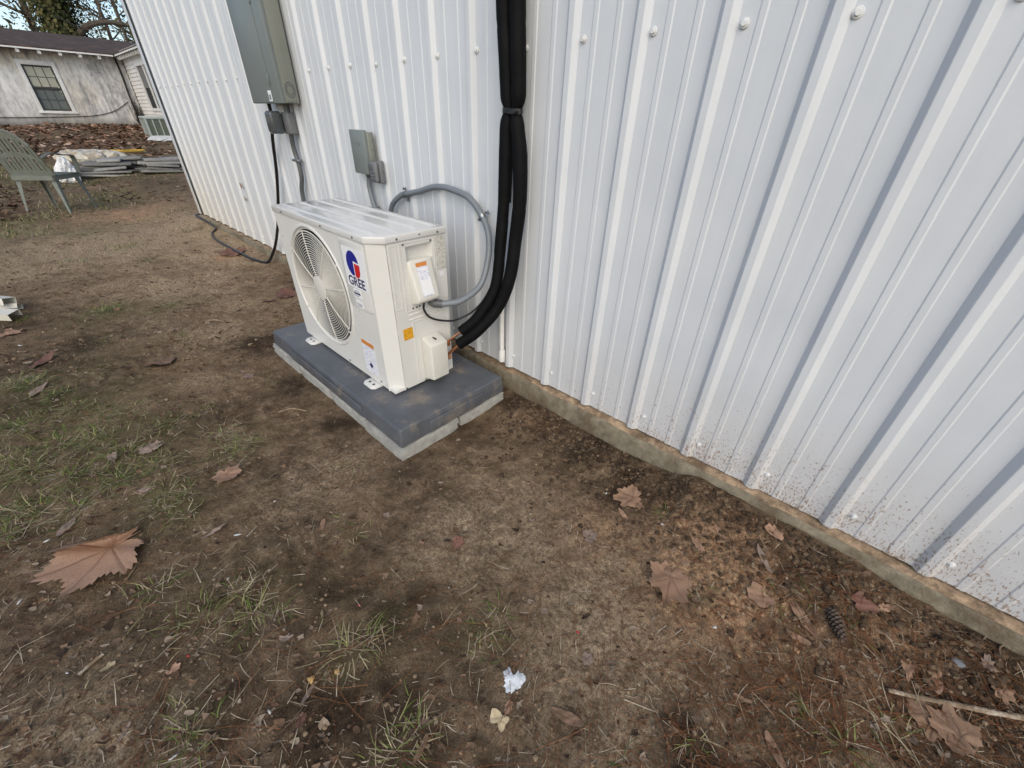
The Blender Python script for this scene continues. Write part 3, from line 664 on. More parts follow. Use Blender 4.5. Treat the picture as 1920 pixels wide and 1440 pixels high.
# mounting feet
for x in (-.935, -.340):
    mb = MB(); pts = [(x - .045, AY0 + .03, PZ + .001), (x - .045, AY0 - .028, PZ + .001), (x - .03, AY0 - .045, PZ + .001), (x + .03, AY0 - .045, PZ + .001), (x + .045, AY0 - .028, PZ + .001), (x + .045, AY0 + .03, PZ + .001)]
    mb.prism(pts, (0, 0, .011)); f_ = mb.build('foot', M_cream, ac, bevel=.003)
    for dx in (-.016, .016): MB().tube([(x + dx, AY0 - .020, PZ + .0118), (x + dx, AY0 - .020, PZ + .0126)], .0065, 10).build('foot_slot', M_dark, f_)
    mb = MB(); mb.box((x - .045, AY1 - .03, PZ + .001), (x + .045, AY1 + .04, PZ + .012)); mb.build('foot', M_cream, ac, bevel=.003)
# service valves and connector
MB().tube([(AX1 - .01, -.300, .315), (AX1 + .035, -.300, .318), (AX1 + .05, -.295, .32)], [.013, .013, .009], 10).build('service_valve', M_copper, ac, True)
MB().tube([(AX1 - .01, -.300, .245), (AX1 + .035, -.300, .250), (AX1 + .05, -.295, .255)], [.016, .016, .011], 10).build('service_valve', M_copper, ac, True)

# ================================================================== PIPES AND CONDUITS
ls = empty('insulated_pipe', (0, 0, 0), 0, 'left black insulated refrigerant pipe running down the wall to the upper valve', 'pipe', 'black refrigerant pipes')
pl = [(-.050, -.055, 1.75), (-.043, -.058, 1.475), (-.031, -.058, 1.345), (-.022, -.058, 1.235), (-.013, -.060, 1.19), (-.022, -.060, 1.14), (-.022, -.062, 1.03), (-.022, -.066, .894), (-.024, -.082, .756), (-.018, -.12, .565), (-.058, -.19, .437), (-.105, -.245, .372)]
rl = [.026, .0265, .0265, .0255, .018, .025, .0265, .026, .024, .0235, .0235, .0235]
def tub_r(pts, rads, n, name, mat, parent, segs=14):
    P_ = spline(pts, n); rr = []
    for i in range(len(P_)):
        t = i / n; a = min(int(t), len(rads) - 2); f = t - a; f = f * f * (3 - 2 * f); rr.append((rads[a] * (1 - f) + rads[a + 1] * f) * (1 + .045 * (float(fbm(np.array(i * .9), np.array(len(pts) * 3.1), .6, 3)))  - (.05 if i % 23 == 11 else 0)))
    return MB().tube(P_, rr, segs).build(name, mat, parent, True)
tub_r(pl[:8], rl[:8], 8, 'foam_sleeve', M_black, ls); tub_r([(-.023, -.068, .905)] + pl[8:], [.0225] + rl[8:], 8, 'foam_sleeve', M_black, ls)
MB().tube(spline([(-.09, -.235, .385), (-.118, -.262, .357), (-.140, -.285, .330), (-.150, -.297, .322)], 5), .0052, 8).build('copper_pipe', M_copper, ls, True)
rs2 = empty('insulated_pipe', (0, 0, 0), 0, 'right black insulated refrigerant pipe bowing out and curving to the lower valve', 'pipe', 'black refrigerant pipes')
pr = [(.004, -.055, 1.75), (.014, -.058, 1.475), (.022, -.058, 1.345), (.029, -.058, 1.235), (.023, -.060, 1.19), (.032, -.062, 1.14), (.050, -.064, 1.043), (.055, -.064, .903), (.044, -.070, .765), (.042, -.094, .62), (.012, -.13, .491), (-.042, -.205, .383), (-.105, -.262, .314)]
rr_ = [.026, .0265, .0265, .0255, .018, .025, .0275, .0265, .026, .026, .0255, .0255, .025]
tub_r(pr, rr_, 8, 'foam_sleeve', M_black, rs2)
MB().tube(spline([(-.095, -.255, .320), (-.122, -.274, .292), (-.142, -.290, .264), (-.150, -.296, .256)], 5), .0075, 8).build('copper_pipe', M_copper, rs2, True)
tie = empty('pipe_tie', (.005, -.06, 1.19), 0, 'black tape tie pinching the two refrigerant pipes together', 'tie')
ov_ = [(.005 + .044 * math.cos(a), -.060 + .0245 * math.sin(a), 1.188 + .002 * math.sin(2 * a)) for a in np.linspace(0, 2 * math.pi, 33)]
mb = MB(); n_ = len(ov_)
vs = [(x, y, z + h) for h in (-.008, .008) for x, y, z in ov_]; mb.add(vs, [(i, i + 1, n_ + i + 1, n_ + i) for i in range(n_ - 1)]); mb.tube([(.03, -.083, 1.180), (.045, -.086, 1.183), (.052, -.082, 1.186)], .004, 6)
mb.build('band', M_blackgloss, tie, True)
# control cable
mb = MB(); mb.tube(spline([(-.150, -.395, .535), (-.158, -.392, .500), (-.165, -.36, .455), (-.155, -.30, .425), (-.140, -.23, .415), (-.105, -.15, .455), (-.060, -.105, .555), (-.028, -.085, .70), (-.015, -.078, .80)], 8), .0045, 8)
tag(mb.build('control_cable', M_blackgloss, None, True), 'thin black cable looping from the wiring cover up behind the pipes', 'cable')
# grey flexible conduit
def rings_r(n, r0, amp): return [r0 + amp * (i % 2) for i in range(n)]
fc = empty('flexible_conduit', (-.2, -.03, .8), 0, 'grey flexible conduit arching over the unit into its wiring cover', 'conduit')
cp = spline([(-1.075, -.030, .900), (-1.085, -.030, .82), (-1.05, -.032, .72), (-.985, -.033, .665), (-.92, -.033, .70), (-.870, -.033, .775), (-.790, -.032, .825), (-.724, -.032, .842), (-.609, -.032, .868), (-.52, -.033, .892), (-.435, -.035, .902), (-.345, -.034, .895), (-.262, -.032, .876), (-.184, -.032, .815), (-.130, -.048, .745), (-.098, -.085, .655), (-.080, -.150, .565), (-.095, -.240, .520), (-.125, -.300, .512), (-.150, -.330, .512)], 14)
MB().tube(cp, rings_r(len(cp), .0128, .0009), 12).build('sleeve', M_conduit, fc, True, autosmooth=70)
MB().tube([(-.135, -.315, .512), (-.160, -.337, .513), (-.166, -.342, .516), (-.166, -.344, .535)], [.017, .018, .018, .016], 12).build('connector', M_darkgrey, fc, True)
MB().tube([(-1.075, -.030, .925), (-1.075, -.030, .905), (-1.077, -.030, .885)], [.018, .018, .014], 12).build('connector', M_darkgrey, fc, True)
for (c, d, wd) in (((-.745, -.032, .836), Vector((.9, 0, .40)), 'strap'), ((-.184, -.032, .815), Vector((.62, -.05, -.78)), 'strap'), ((-1.052, -.032, .722), Vector((.6, 0, -.8)), 'strap')):
    d = d.normalized(); c = Vector(c); nrm = Vector((0, -1, 0)); s = d.cross(nrm).normalized(); mb = MB()
    arc = [c + s * (.0155 * math.cos(a)) + nrm * (.0165 * math.sin(a)) for a in np.linspace(-.5, math.pi + .5, 14)]
    arc = [c + s * .034 - nrm * .012, c + s * .019 - nrm * .012] + arc + [c - s * .019 - nrm * .012, c - s * .034 - nrm * .012]
    vs = []; hw = .0075
    for p in arc: vs += [p - d * hw, p + d * hw]
    mb.add(vs, [(2 * i, 2 * i + 1, 2 * i + 3, 2 * i + 2) for i in range(len(arc) - 1)])
    st_ = mb.build('strap', M_metalgrey, fc, True)
    for sg in (1, -1): MB().tube([c + s * .028 * sg - nrm * .012, c + s * .028 * sg + nrm * .002], .0055, 8).build('screw', M_metalgrey, st_)
# white drain pipe
dr = empty('drain_pipe', (-.05, -.035, .15), 0, 'short white plastic drain pipe against the wall beside the pipes', 'pipe')
MB().tube([(-.062, -.036, .62), (-.060, -.036, .42), (-.055, -.036, .21)], .0115, 14).build('pipe', M_pvc, dr, True)
MB().tube([(-.056, -.036, .222), (-.055, -.036, .216), (-.0535, -.037, .168), (-.0535, -.037, .160), (-.0535, -.037, .165)], [.0145, .016, .016, .0145, .010], 16, False).build('coupling', M_pvc, dr, True)
# electrical panel
ep = empty('electrical_panel', (-1.98, -.02, 1.21), 0, 'tall grey electrical breaker panel on the wall above the unit', 'electrical panel')
EX0, EX1, EZ0, EZ1 = -2.195, -1.757, 1.212, 2.02
MB().box((EX0 + .004, -.105, EZ0 + .003), (EX1, -.021, EZ1)).build('box', M_panelside, ep, bevel=.003)
cv = MB().box((EX0, -.126, EZ0), (EX1 + .003, -.104, EZ1 + .01)).build('cover', M_panelgrey, ep, bevel=.003)
MB().box((EX0 + .004, -.1295, EZ0 + .004), (EX1 - .105, -.1262, EZ1 - .01)).build('door', M_panelgrey, cv, bevel=.002)
for z in (1.30, 1.65): MB().box((EX1 - .108, -.134, z), (EX1 - .096, -.1263, z + .05)).build('hinge', M_panelgrey, cv, bevel=.002)
lb = MB().box((EX1 - .155, -.1308, EZ0 + .010), (EX1 - .108, -.1297, EZ0 + .062)).build('latch_label', M_white, cv)
MB().box((EX1 - .145, -.1318, EZ0 + .018), (EX1 - .120, -.1309, EZ0 + .042)).build('label_mark', M_conduit, lb)
for r0 in (.036, .024):
    mb = MB(); c_ = [(EX1 + .0008, -.062 + r0 * .75 * math.cos(a), 1.278 + r0 * math.sin(a)) for a in np.linspace(0, 2 * math.pi, 33)]; mb.tube(c_, .0019, 5, False); mb.build('knockout_ring', M_darkgrey, ep, True)
for y in (-.04, -.055, -.07, -.085): small_screw((EX1 + .0004, y, 1.222), (1, 0, 0), ep, .0025)
# outlet box with smoky cover below the panel
oc = empty('outlet_cover', (-1.95, -.03, 1.05), 0, 'smoky grey weatherproof outlet box with black cord plug under the panel', 'outlet')
MB().box((-1.955, -.070, 1.055), (-1.865, -.021, 1.170)).build('back_box', M_outlet, oc, bevel=.006)
m_, nt_, b_ = nodes('smoky_plastic'); b_.inputs['Base Color'].default_value = (.13, .14, .15, 1); b_.inputs['Roughness'].default_value = .18; b_.inputs['Transmission Weight'].default_value = .55
MB().box((-2.010, -.150, 1.055), (-1.925, -.072, 1.175)).build('bubble_cover', m_, oc, bevel=.018, seg=4)
MB().box((-1.985, -.125, 1.075), (-1.945, -.08, 1.15)).build('plug', M_blackgloss, oc, bevel=.008)
MB().tube([(-1.905, -.045, 1.17), (-1.905, -.045, 1.212)], .017, 12).build('nipple', M_darkgrey, oc, True)
cc = empty('outlet_conduit', (-1.9, -.03, .9), 0, 'dark grey conduit dropping from the outlet box behind the unit', 'conduit')
cp = spline([(-1.93, -.045, 1.060), (-1.955, -.038, 1.0), (-1.958, -.034, .94), (-1.942, -.034, .88), (-1.95, -.034, .80), (-2.0, -.034, .69), (-2.0, -.034, .40), (-1.98, -.034, .20)], 12)
MB().tube(cp, .0145, 10).build('sleeve', M_darkgrey, cc, True)
MB().box((-1.995, -.052, .898), (-1.905, -.022, .914)).build('strap', M_metalgrey, cc, bevel=.003)
# black cord from the panel along the ground
mb = MB(); pts = [(-2.10, -.070, 1.215), (-2.127, -.062, 1.15), (-2.238, -.05, 1.019), (-2.351, -.045, .782), (-2.526, -.045, .503), (-2.700, -.06, .265), (-2.84, -.08, .12)]
for (u, v) in [(500, 491), (475, 486), (440, 469), (405, 449), (398, 438), (404, 427)]: p = at(u, v, .012); pts.append((p.x, min(p.y, -.05), p.z + .012))
pts += [(-5.0, -.052, .075), (-5.30, -.055, .078), (-5.42, .02, .075), (-5.5, .3, .07), (-5.55, .8, .07)]
mb.tube(spline(pts, 8), .0115, 8); tag(mb.build('power_cord', M_blackgloss, None, True), 'black cord hanging from the panel and trailing along the footing to the corner', 'cord')
# disconnect switch box
db = empty('disconnect_box', (-1.06, -.02, .9), 0, 'small grey disconnect switch box on the wall above the unit', 'disconnect box')
MB().box((-1.116, -.055, .908), (-.990, -.021, 1.094)).build('box', M_panelside, db, bevel=.003)
dc = MB().box((-1.133, -.074, .905), (-.998, -.053, 1.103)).build('cover', M_panelgrey, db, bevel=.003)
mb = MB()
for (a, b) in (((-1.112, 1.047), (-1.040, 1.047)), ((-1.058, 1.062), (-1.040, 1.047)), ((-1.058, 1.030), (-1.040, 1.047))): mb.tube([(a[0], -.0745, a[1]), (b[0], -.0745, b[1])], .0018, 4)
mb.build('embossed_arrow', M_panelgrey, dc)
for z in (1.06, 1.02): small_screw((-.990, -.035, z), (1, 0, 0), db, .003, M_metalgrey)
ob = empty('wall_outlet', (-.95, -.02, .87), 0, 'grey cast outlet box with ribbed flip cover beside the disconnect box', 'outlet')
MB().box((-.986, -.050, .868), (-.920, -.021, .972)).build('back_box', M_outlet, ob, bevel=.006)
of = MB().box((-.992, -.074, .872), (-.926, -.0505, .968)).build('flip_cover', M_outlet, ob, bevel=.012, seg=3)
for z in (.885, .900, .915): MB().box((-.985, -.0775, z), (-.934, -.073, z + .005)).build('cover_rib', M_darkgrey, of, bevel=.0015)
MB().box((-.982, -.0768, .928), (-.950, -.073, .958)).build('cover_lens', M_darkgrey, of, bevel=.002)
small_screw((-.920, -.036, .925), (1, 0, 0), ob, .004)

# ================================================================== LEAVES
def leaf_mat(name, c1, c2, vein):
    m, nt, b = nodes(name)
    a = N(nt, 'ShaderNodeAttribute', _attribute_name='rnd')
    n = tex(nt, 28, 6, .7); n2 = tex(nt, 160, 3)
    oi = N(nt, 'ShaderNodeObjectInfo')
    col = ramp(nt, n.outputs[0], [(.3, c1), (.7, c2)]).outputs[0]
    col = mix(nt, .5, col, ramp(nt, n2.outputs[0], [(.3, (.7, .7, .7)), (.6, (1, 1, 1))]).outputs[0], 'MULTIPLY')
    col = mix(nt, math_(nt, 'MULTIPLY', a.outputs['Fac'], .65), col, vein)
    hv = math_(nt, 'MULTIPLY_ADD', oi.outputs['Random'], .5, .75)
    hs = N(nt, 'ShaderNodeHueSaturation'); nt.links.new(hv, hs.inputs['Value']); nt.links.new(col, hs.inputs['Color'])
    nt.links.new(hs.outputs[0], b.inputs['Base Color']); b.inputs['Roughness'].default_value = .62; b.inputs['Specular IOR Level'].default_value = .3
    bump(nt, b, n2.outputs[0], .2, .002)
    return m
L_tan = leaf_mat('leaf_tan', (.30, .175, .108), (.46, .295, .20), (.17, .085, .05))
L_brown = leaf_mat('leaf_brown', (.16, .095, .06), (.30, .19, .122), (.09, .05, .03))
L_grey = leaf_mat('leaf_grey', (.19, .135, .105), (.33, .25, .20), (.11, .075, .055))
L_red = leaf_mat('leaf_red', (.13, .06, .045), (.24, .125, .09), (.06, .026, .018))
L_pale = leaf_mat('leaf_pale', (.38, .30, .18), (.58, .48, .31), (.25, .18, .1))
L_big = leaf_mat('leaf_orange_tan', (.36, .215, .135), (.52, .335, .23), (.20, .10, .06))
LM = dict(big=L_big, tan=L_tan, brown=L_brown, grey=L_grey, red=L_red, pale=L_pale)
def leaf_outline(kind, rnd):
    if kind == 'maple':
        key = [(-180, .14), (-160, .40), (-140, .55), (-126, .52), (-112, .74), (-98, .92), (-86, .78), (-74, .76), (-66, .78), (-56, .84), (-46, 1.0), (-38, .86), (-25, .76), (-17, .80), (-9, .88), (0, 1.05), (9, .88), (17, .80), (25, .76), (38, .86), (46, 1.0), (56, .84), (66, .78), (74, .76), (86, .78), (98, .92), (112, .74), (126, .52), (140, .55), (160, .40), (180, .14)]
        lobes = (-98, -46, 0, 46, 98)
    elif kind == 'oak':
        key = [(-180, .2), (-150, .4), (-130, .28), (-105, .42), (-85, .28), (-60, .48), (-42, .36), (-25, .7), (-14, .62), (0, 1.0), (14, .62), (25, .7), (42, .36), (60, .48), (85, .28), (105, .42), (130, .28), (150, .4), (180, .2)]; lobes = (0,)
    elif kind == 'scrap':
        key = [(a, rnd.uniform(.35, .95)) for a in range(-180, 180, 24)]; key.append((180, key[0][1])); lobes = (0, 90)
    else:
        asp = .40 if kind == 'oval' else .26
        key = [(a, asp / math.sqrt((asp * math.cos(R_(a))) ** 2 + math.sin(R_(a)) ** 2) * (1.06 if abs(a) < 8 else 1)) for a in range(-180, 181, 12)]; lobes = (0,)
    ka = [k for k, _ in key]; kr = [q * (1 + (rnd.uniform(-.08, .08) if kind in ('maple', 'oak') else 0)) for _, q in key]; kr[-1] = kr[0]
    return ka, kr, lobes
def leaf_mesh(kind, seed, nseg=80, nr=5, curl=.12, wave=.05, fold=None):
    rnd = random.Random(seed); ka, kr, lobes = leaf_outline(kind, rnd)
    cx = rnd.uniform(-.6, .6); cy = rnd.uniform(-.6, .6); vs = [(0, 0, 0)]; val = [1.]
    ph = [rnd.uniform(0, 6.28) for _ in range(4)]
    for j in range(1, nr + 1):
        for i in range(nseg):
            a = -180 + 360 * i / nseg; r0 = float(np.interp(a, ka, kr))
            if kind == 'maple' and j == nr: r0 *= 1 + .055 * ((i % 3) - 1)
            q = j / nr * r0; t = R_(a); x, y = q * math.sin(t), q * math.cos(t)
            dv = min([abs(((a - l + 180) % 360) - 180) for l in lobes]); vein = math.exp(-((q * math.sin(R_(min(dv, 90)))) / .018) ** 2) if dv < 60 else 0
            z = curl * (x * cx + y * cy) ** 2 * 1.3 + curl * .8 * q * q + wave * (math.sin(4 * x + ph[0]) * math.sin(4.4 * y + ph[1])) + .5 * wave * math.sin(11 * x + ph[2]) * math.cos(10 * y + ph[3]) - .012 * vein + .012 * min(dv, 26) / 26 * q
            if fold:
                nx_, ny_, off, ang = fold; dd = x * nx_ + y * ny_ - off
                if dd > 0:
                    ca, sa = math.cos(ang), math.sin(ang); x -= nx_ * dd * (1 - ca); y -= ny_ * dd * (1 - ca); z += dd * sa + .015
            vs.append((x, y, z)); val.append(vein)
    fs = [(0, 1 + i, 1 + (i + 1) % nseg) for i in range(nseg)]
    for j in range(nr - 1):
        b = 1 + j * nseg
        fs += [(b + i, b + nseg + i, b + nseg + (i + 1) % nseg, b + (i + 1) % nseg) for i in range(nseg)]
    mz = min(v[2] for v in vs); vs = [(x, y, z - mz) for x, y, z in vs]
    if kind in ('maple', 'oak', 'oval'):
        mb = MB(); mb.add(vs, fs); b = len(vs); L = .34 if kind == 'maple' else .26; z0 = vs[0][2]
        y0_ = -kr[0] * .6
        mb.tube([(0, y0_, z0 + .01), (.03, y0_ - L * .5, z0 * .6 + .03), (.10, y0_ - L, .02)], [.016, .013, .02], 5)
        val += [.7] * (len(mb.v) - b); vs, fs = mb.v, mb.f
    me_ = bpy.data.meshes.new('leaf'); me_.from_pydata([tuple(v) for v in vs], [], fs)
    at_ = me_.attributes.new('rnd', 'FLOAT', 'POINT'); at_.data.foreach_set('value', val)
    me_.polygons.foreach_set('use_smooth', [True] * len(me_.polygons)); me_.update()
    return me_
PXM = lambda p: F_PX / max(.1, (p - CAM).dot(FWD))
def put_leaf(u, v, size_px, kind, mat, label, rot=None, seed=0, curl=.12, wave=.05, fold=None, tilt=(0, 0), nseg=80, lift=.0, name='fallen_leaf', sx=1.):
    p = at(u, v); r0 = .5 * size_px / PXM(p); rnd = random.Random(seed + int(u))
    me_ = leaf_mesh(kind, seed + int(u * 3 + v), nseg, 5, curl, wave, fold); me_.materials.append(LM[mat])
    o = link(name, me_); o.scale = (r0 * sx * (rnd.uniform(.68, .95) if v > 0 and size_px < 190 else 1), r0, r0)
    o.rotation_euler = (tilt[0], tilt[1], rnd.uniform(0, 6.28) if rot is None else rot); o.location = (p.x, p.y, p.z + .0015 + lift)
    return tag(o, label, 'leaf')
# the big sycamore leaf, lower left
put_leaf(214, 1030, 200, 'maple', 'big', 'largest dry leaf, a pale tan toothed leaf with one folded lobe, lower left', rot=R_(178), seed=2, curl=.10, wave=.05, fold=(.96, -.28, .30, 2.55), nseg=150, lift=.004)
LEAVES = [
 (1187, 935, 78, 'maple', 'brown', 'brown lobed leaf lying on dark crumbs beside the green weed near the footing'),
 (1255, 1085, 118, 'maple', 'tan', 'large flat orange brown leaf with a tear, beside the clay patch'),
 (425, 890, 64, 'maple', 'tan', 'orange brown lobed leaf on bare soil between the grass and the pad'),
 (285, 843, 52, 'maple', 'grey', 'greyish tan leaf in the grass, upper right of a pair above the big leaf'),
 (210, 856, 50, 'oak', 'grey', 'dull grey leaf in the grass, left of a pair above the big leaf'),
 (1172, 853, 34, 'oak', 'tan', 'small orange leaf close under the footing right of the pad'),
 (1102, 1008, 40, 'maple', 'grey', 'small pinkish grey lobed leaf left of the large flat leaf'),
 (272, 920, 34, 'scrap', 'grey', 'small grey leaf scrap in the grass directly above the big leaf'),
 (402, 998, 44, 'narrow', 'grey', 'narrow grey leaf on the soil right of the big leaf'),
 (1450, 998, 50, 'scrap', 'tan', 'torn tan leaf half buried against the footing mound'),
 (1312, 1028, 52, 'oak', 'tan', 'tan toothed leaf among needles just above the clay patch'),
 (1432, 1050, 58, 'narrow', 'grey', 'long grey brown leaf lying in dark litter right of the clay patch'),
 (936, 1350, 46, 'scrap', 'pale', 'pale curled crescent leaf below the white paint spot'),
 (955, 1322, 46, 'oak', 'brown', 'brown narrow lobed leaf touching the pale crescent leaf'),
 (1064, 1347, 64, 'oval', 'brown', 'smooth brown oval leaf lying below and right of the white paint spot'),
 (1452, 1410, 62, 'oval', 'brown', 'smooth rounded brown leaf at the bottom edge right of centre'),
 (1756, 1280, 56, 'oval', 'tan', 'tan oval leaf just above the stick near the right edge'),
 (1800, 1382, 110, 'maple', 'brown', 'large brown leaf below the stick in the lower right corner'),
 (1745, 1340, 110, 'maple', 'brown', 'broad dull leaf partly under the stick, up and left of the lower right corner'),
 (534, 1198, 32, 'scrap', 'grey', 'grey leaf scrap at the foot of the middle grass tuft'),
 (568, 1345, 44, 'oak', 'red', 'small dark red leaf near the bottom left of centre'),
 (577, 1304, 40, 'narrow', 'grey', 'small grey leaf between the two yellow crumbs and the dark red leaf'),
 (234, 1374, 34, 'narrow', 'grey', 'small grey leaf near the crossed pine needles, bottom left'),
 (206, 1250, 28, 'scrap', 'pale', 'tiny pale yellow leaf with a curved stalk beside the short twig'),
 (326, 1256, 30, 'scrap', 'tan', 'small tan leaf right of the pale yellow leaf'),
 (300, 680, 74, 'maple', 'brown', 'brown lobed leaf on bare soil left of the pad'),
 (468, 707, 26, 'maple', 'grey', 'small pinkish leaf on soil midway between the pad and the brown leaf'),
 (70, 735, 56, 'narrow', 'grey', 'grey leaf edge on at the top of the left grass patch'),
 (82, 680, 54, 'oval', 'red', 'purplish flat leaf at the left below the metal scraps'),
 (540, 556, 60, 'maple', 'red', 'reddish leaf beside the front left corner of the pad'),
 (500, 566, 40, 'oak', 'red', 'darker reddish leaf left of the pad corner, left of a pair'),
 (432, 478, 60, 'maple', 'red', 'orange red leaf beside the black cord at the footing'),
 (1496, 1198, 40, 'oval', 'tan', 'pale tan oval leaf on the orange soil left of the pine cone'),
 (1612, 1132, 66, 'scrap', 'red', 'dark reddish leaf under needles right of the pine cone'),
 (1655, 1140, 52, 'oak', 'tan', 'curled tan leaf overlapping the dark reddish leaf by the footing'),
 (1700, 1248, 70, 'oak', 'tan', 'tan lobed leaf between the pine cone and the oval leaf near the stick'),
 (1502, 1160, 80, 'narrow', 'brown', 'long brown leaf pointing at the pine cone'),
 (1424, 1120, 60, 'scrap', 'tan', 'orange tan leaf at the right edge of the clay patch'),
 (1350, 1000, 40, 'narrow', 'tan', 'narrow tan leaf in the dark crumbs above the toothed tan leaf'),
 (1098, 1236, 34, 'maple', 'grey', 'small grey lobed leaf right of and above the white paint spot'),
 (790, 1405, 48, 'narrow', 'brown', 'brown leaf tucked in the grass tuft at the bottom edge'),
 (790, 1018, 18, 'oval', 'tan', 'tiny orange oval leaf on bare soil below the pad corner'),
 (605, 985, 26, 'oval', 'brown', 'small brown oval leaf with a stalk on soil below the pad'),
 (725, 967, 20, 'scrap', 'grey', 'tiny grey leaf scrap on bare soil below the pad'),
 (855, 1018, 36, 'maple', 'red', 'faded purplish leaf pressed into the soil below the pad'),
 (125, 990, 40, 'oval', 'grey', 'dull leaf in the grass touching the left tip of the big leaf'),
 (1168, 965, 30, 'oval', 'tan', 'small tan leaf just under the brown lobed leaf by the weed'),
 (1880, 1300, 70, 'scrap', 'brown', 'brown leaf above the stick at the right edge'),
 (1850, 1250, 60, 'oak', 'grey', 'grey lobed leaf in the litter above the stick near the footing'),
 (1390, 1310, 34, 'narrow', 'brown', 'small brown leaf beside the long reddish needle, lower right of centre'),
 (8, 625, 60, 'maple', 'tan', 'orange leaf curling under the metal scraps at the left edge'),
]
for i, (u, v, s_, kd, mt, lb_) in enumerate(LEAVES):
    far_ = v < 600
    put_leaf(u, v, s_, kd, mt, lb_, seed=11 + i * 5, curl=.14 if i % 3 else .06, wave=.07, nseg=72 if s_ > 50 else 48, tilt=(random.uniform(-.12, .12), random.uniform(-.12, .12)))
for (z, y, sz, mt, lb_) in ((.615, -.012, .030, 'tan', 'tan leaf scrap stuck on the shed wall, upper of two'), (.506, -.012, .026, 'brown', 'dark leaf scrap stuck on the shed wall, lower of two')):
    me_ = leaf_mesh('scrap', int(z * 100), 30, 4, .2, .1); me_.materials.append(LM[mt]); o = link('stuck_leaf', me_); o.scale = (sz, sz * 1.3, sz); o.rotation_euler = (R_(90), 0, 0); o.location = (-3.345, y, z); tag(o, lb_, 'leaf')

# ================================================================== GRASS, STRAW, NEEDLES, LITTER, CRUMBS
gr_ = random.Random(21)
G_green = by_attr('grass_blades', [(0, (.055, .085, .018)), (.35, (.13, .17, .04)), (.6, (.24, .26, .075)), (.75, (.36, .31, .15)), (1, (.56, .48, .31))], .6, .3, 40)
G_straw = by_attr('straw', [(0, (.18, .13, .08)), (.5, (.38, .30, .20)), (1, (.60, .52, .39))], .7, .35, 60)
G_needle = by_attr('needles', [(0, (.10, .038, .016)), (1, (.27, .115, .05))], .6, .3, 60)
G_litter = by_attr('leaf_litter', [(0, (.045, .03, .021)), (.3, (.12, .07, .042)), (.6, (.20, .125, .078)), (.85, (.23, .175, .13)), (1, (.32, .255, .19))], .8, .4, 70)
G_clod = by_attr('soil_crumbs', [(0, (.035, .023, .015)), (.3, (.085, .057, .036)), (.55, (.18, .125, .078)), (.9, (.30, .22, .14)), (.97, (.31, .24, .165)), (1, (.36, .29, .22))], .95, .4, 120)
def blade(mb, p, L, az, lean, bend, wd, val, seg=4, side=0.):
    """flat curved blade standing or lying from p"""
    d = Vector((math.cos(az), math.sin(az), 0)); s = Vector((-d.y, d.x, 0)); q = Vector(p); el = lean; vs = []
    for i in range(seg + 1):
        t = i / seg; w_ = wd * (1 - t ** 2.2) * .5 + .0002
        g_ = q; vs += [g_ - s * w_, g_ + s * w_]
        q = q + (d * math.cos(el) + Vector((0, 0, 1)) * math.sin(el)) * (L / seg); el -= bend / seg
        if side: az += side / seg; d = Vector((math.cos(az), math.sin(az), 0)); s = Vector((-d.y, d.x, 0))
    mb.add(vs, [(2 * i, 2 * i + 1, 2 * i + 3, 2 * i + 2) for i in range(seg)], val)
grass = MB(); straw = MB()
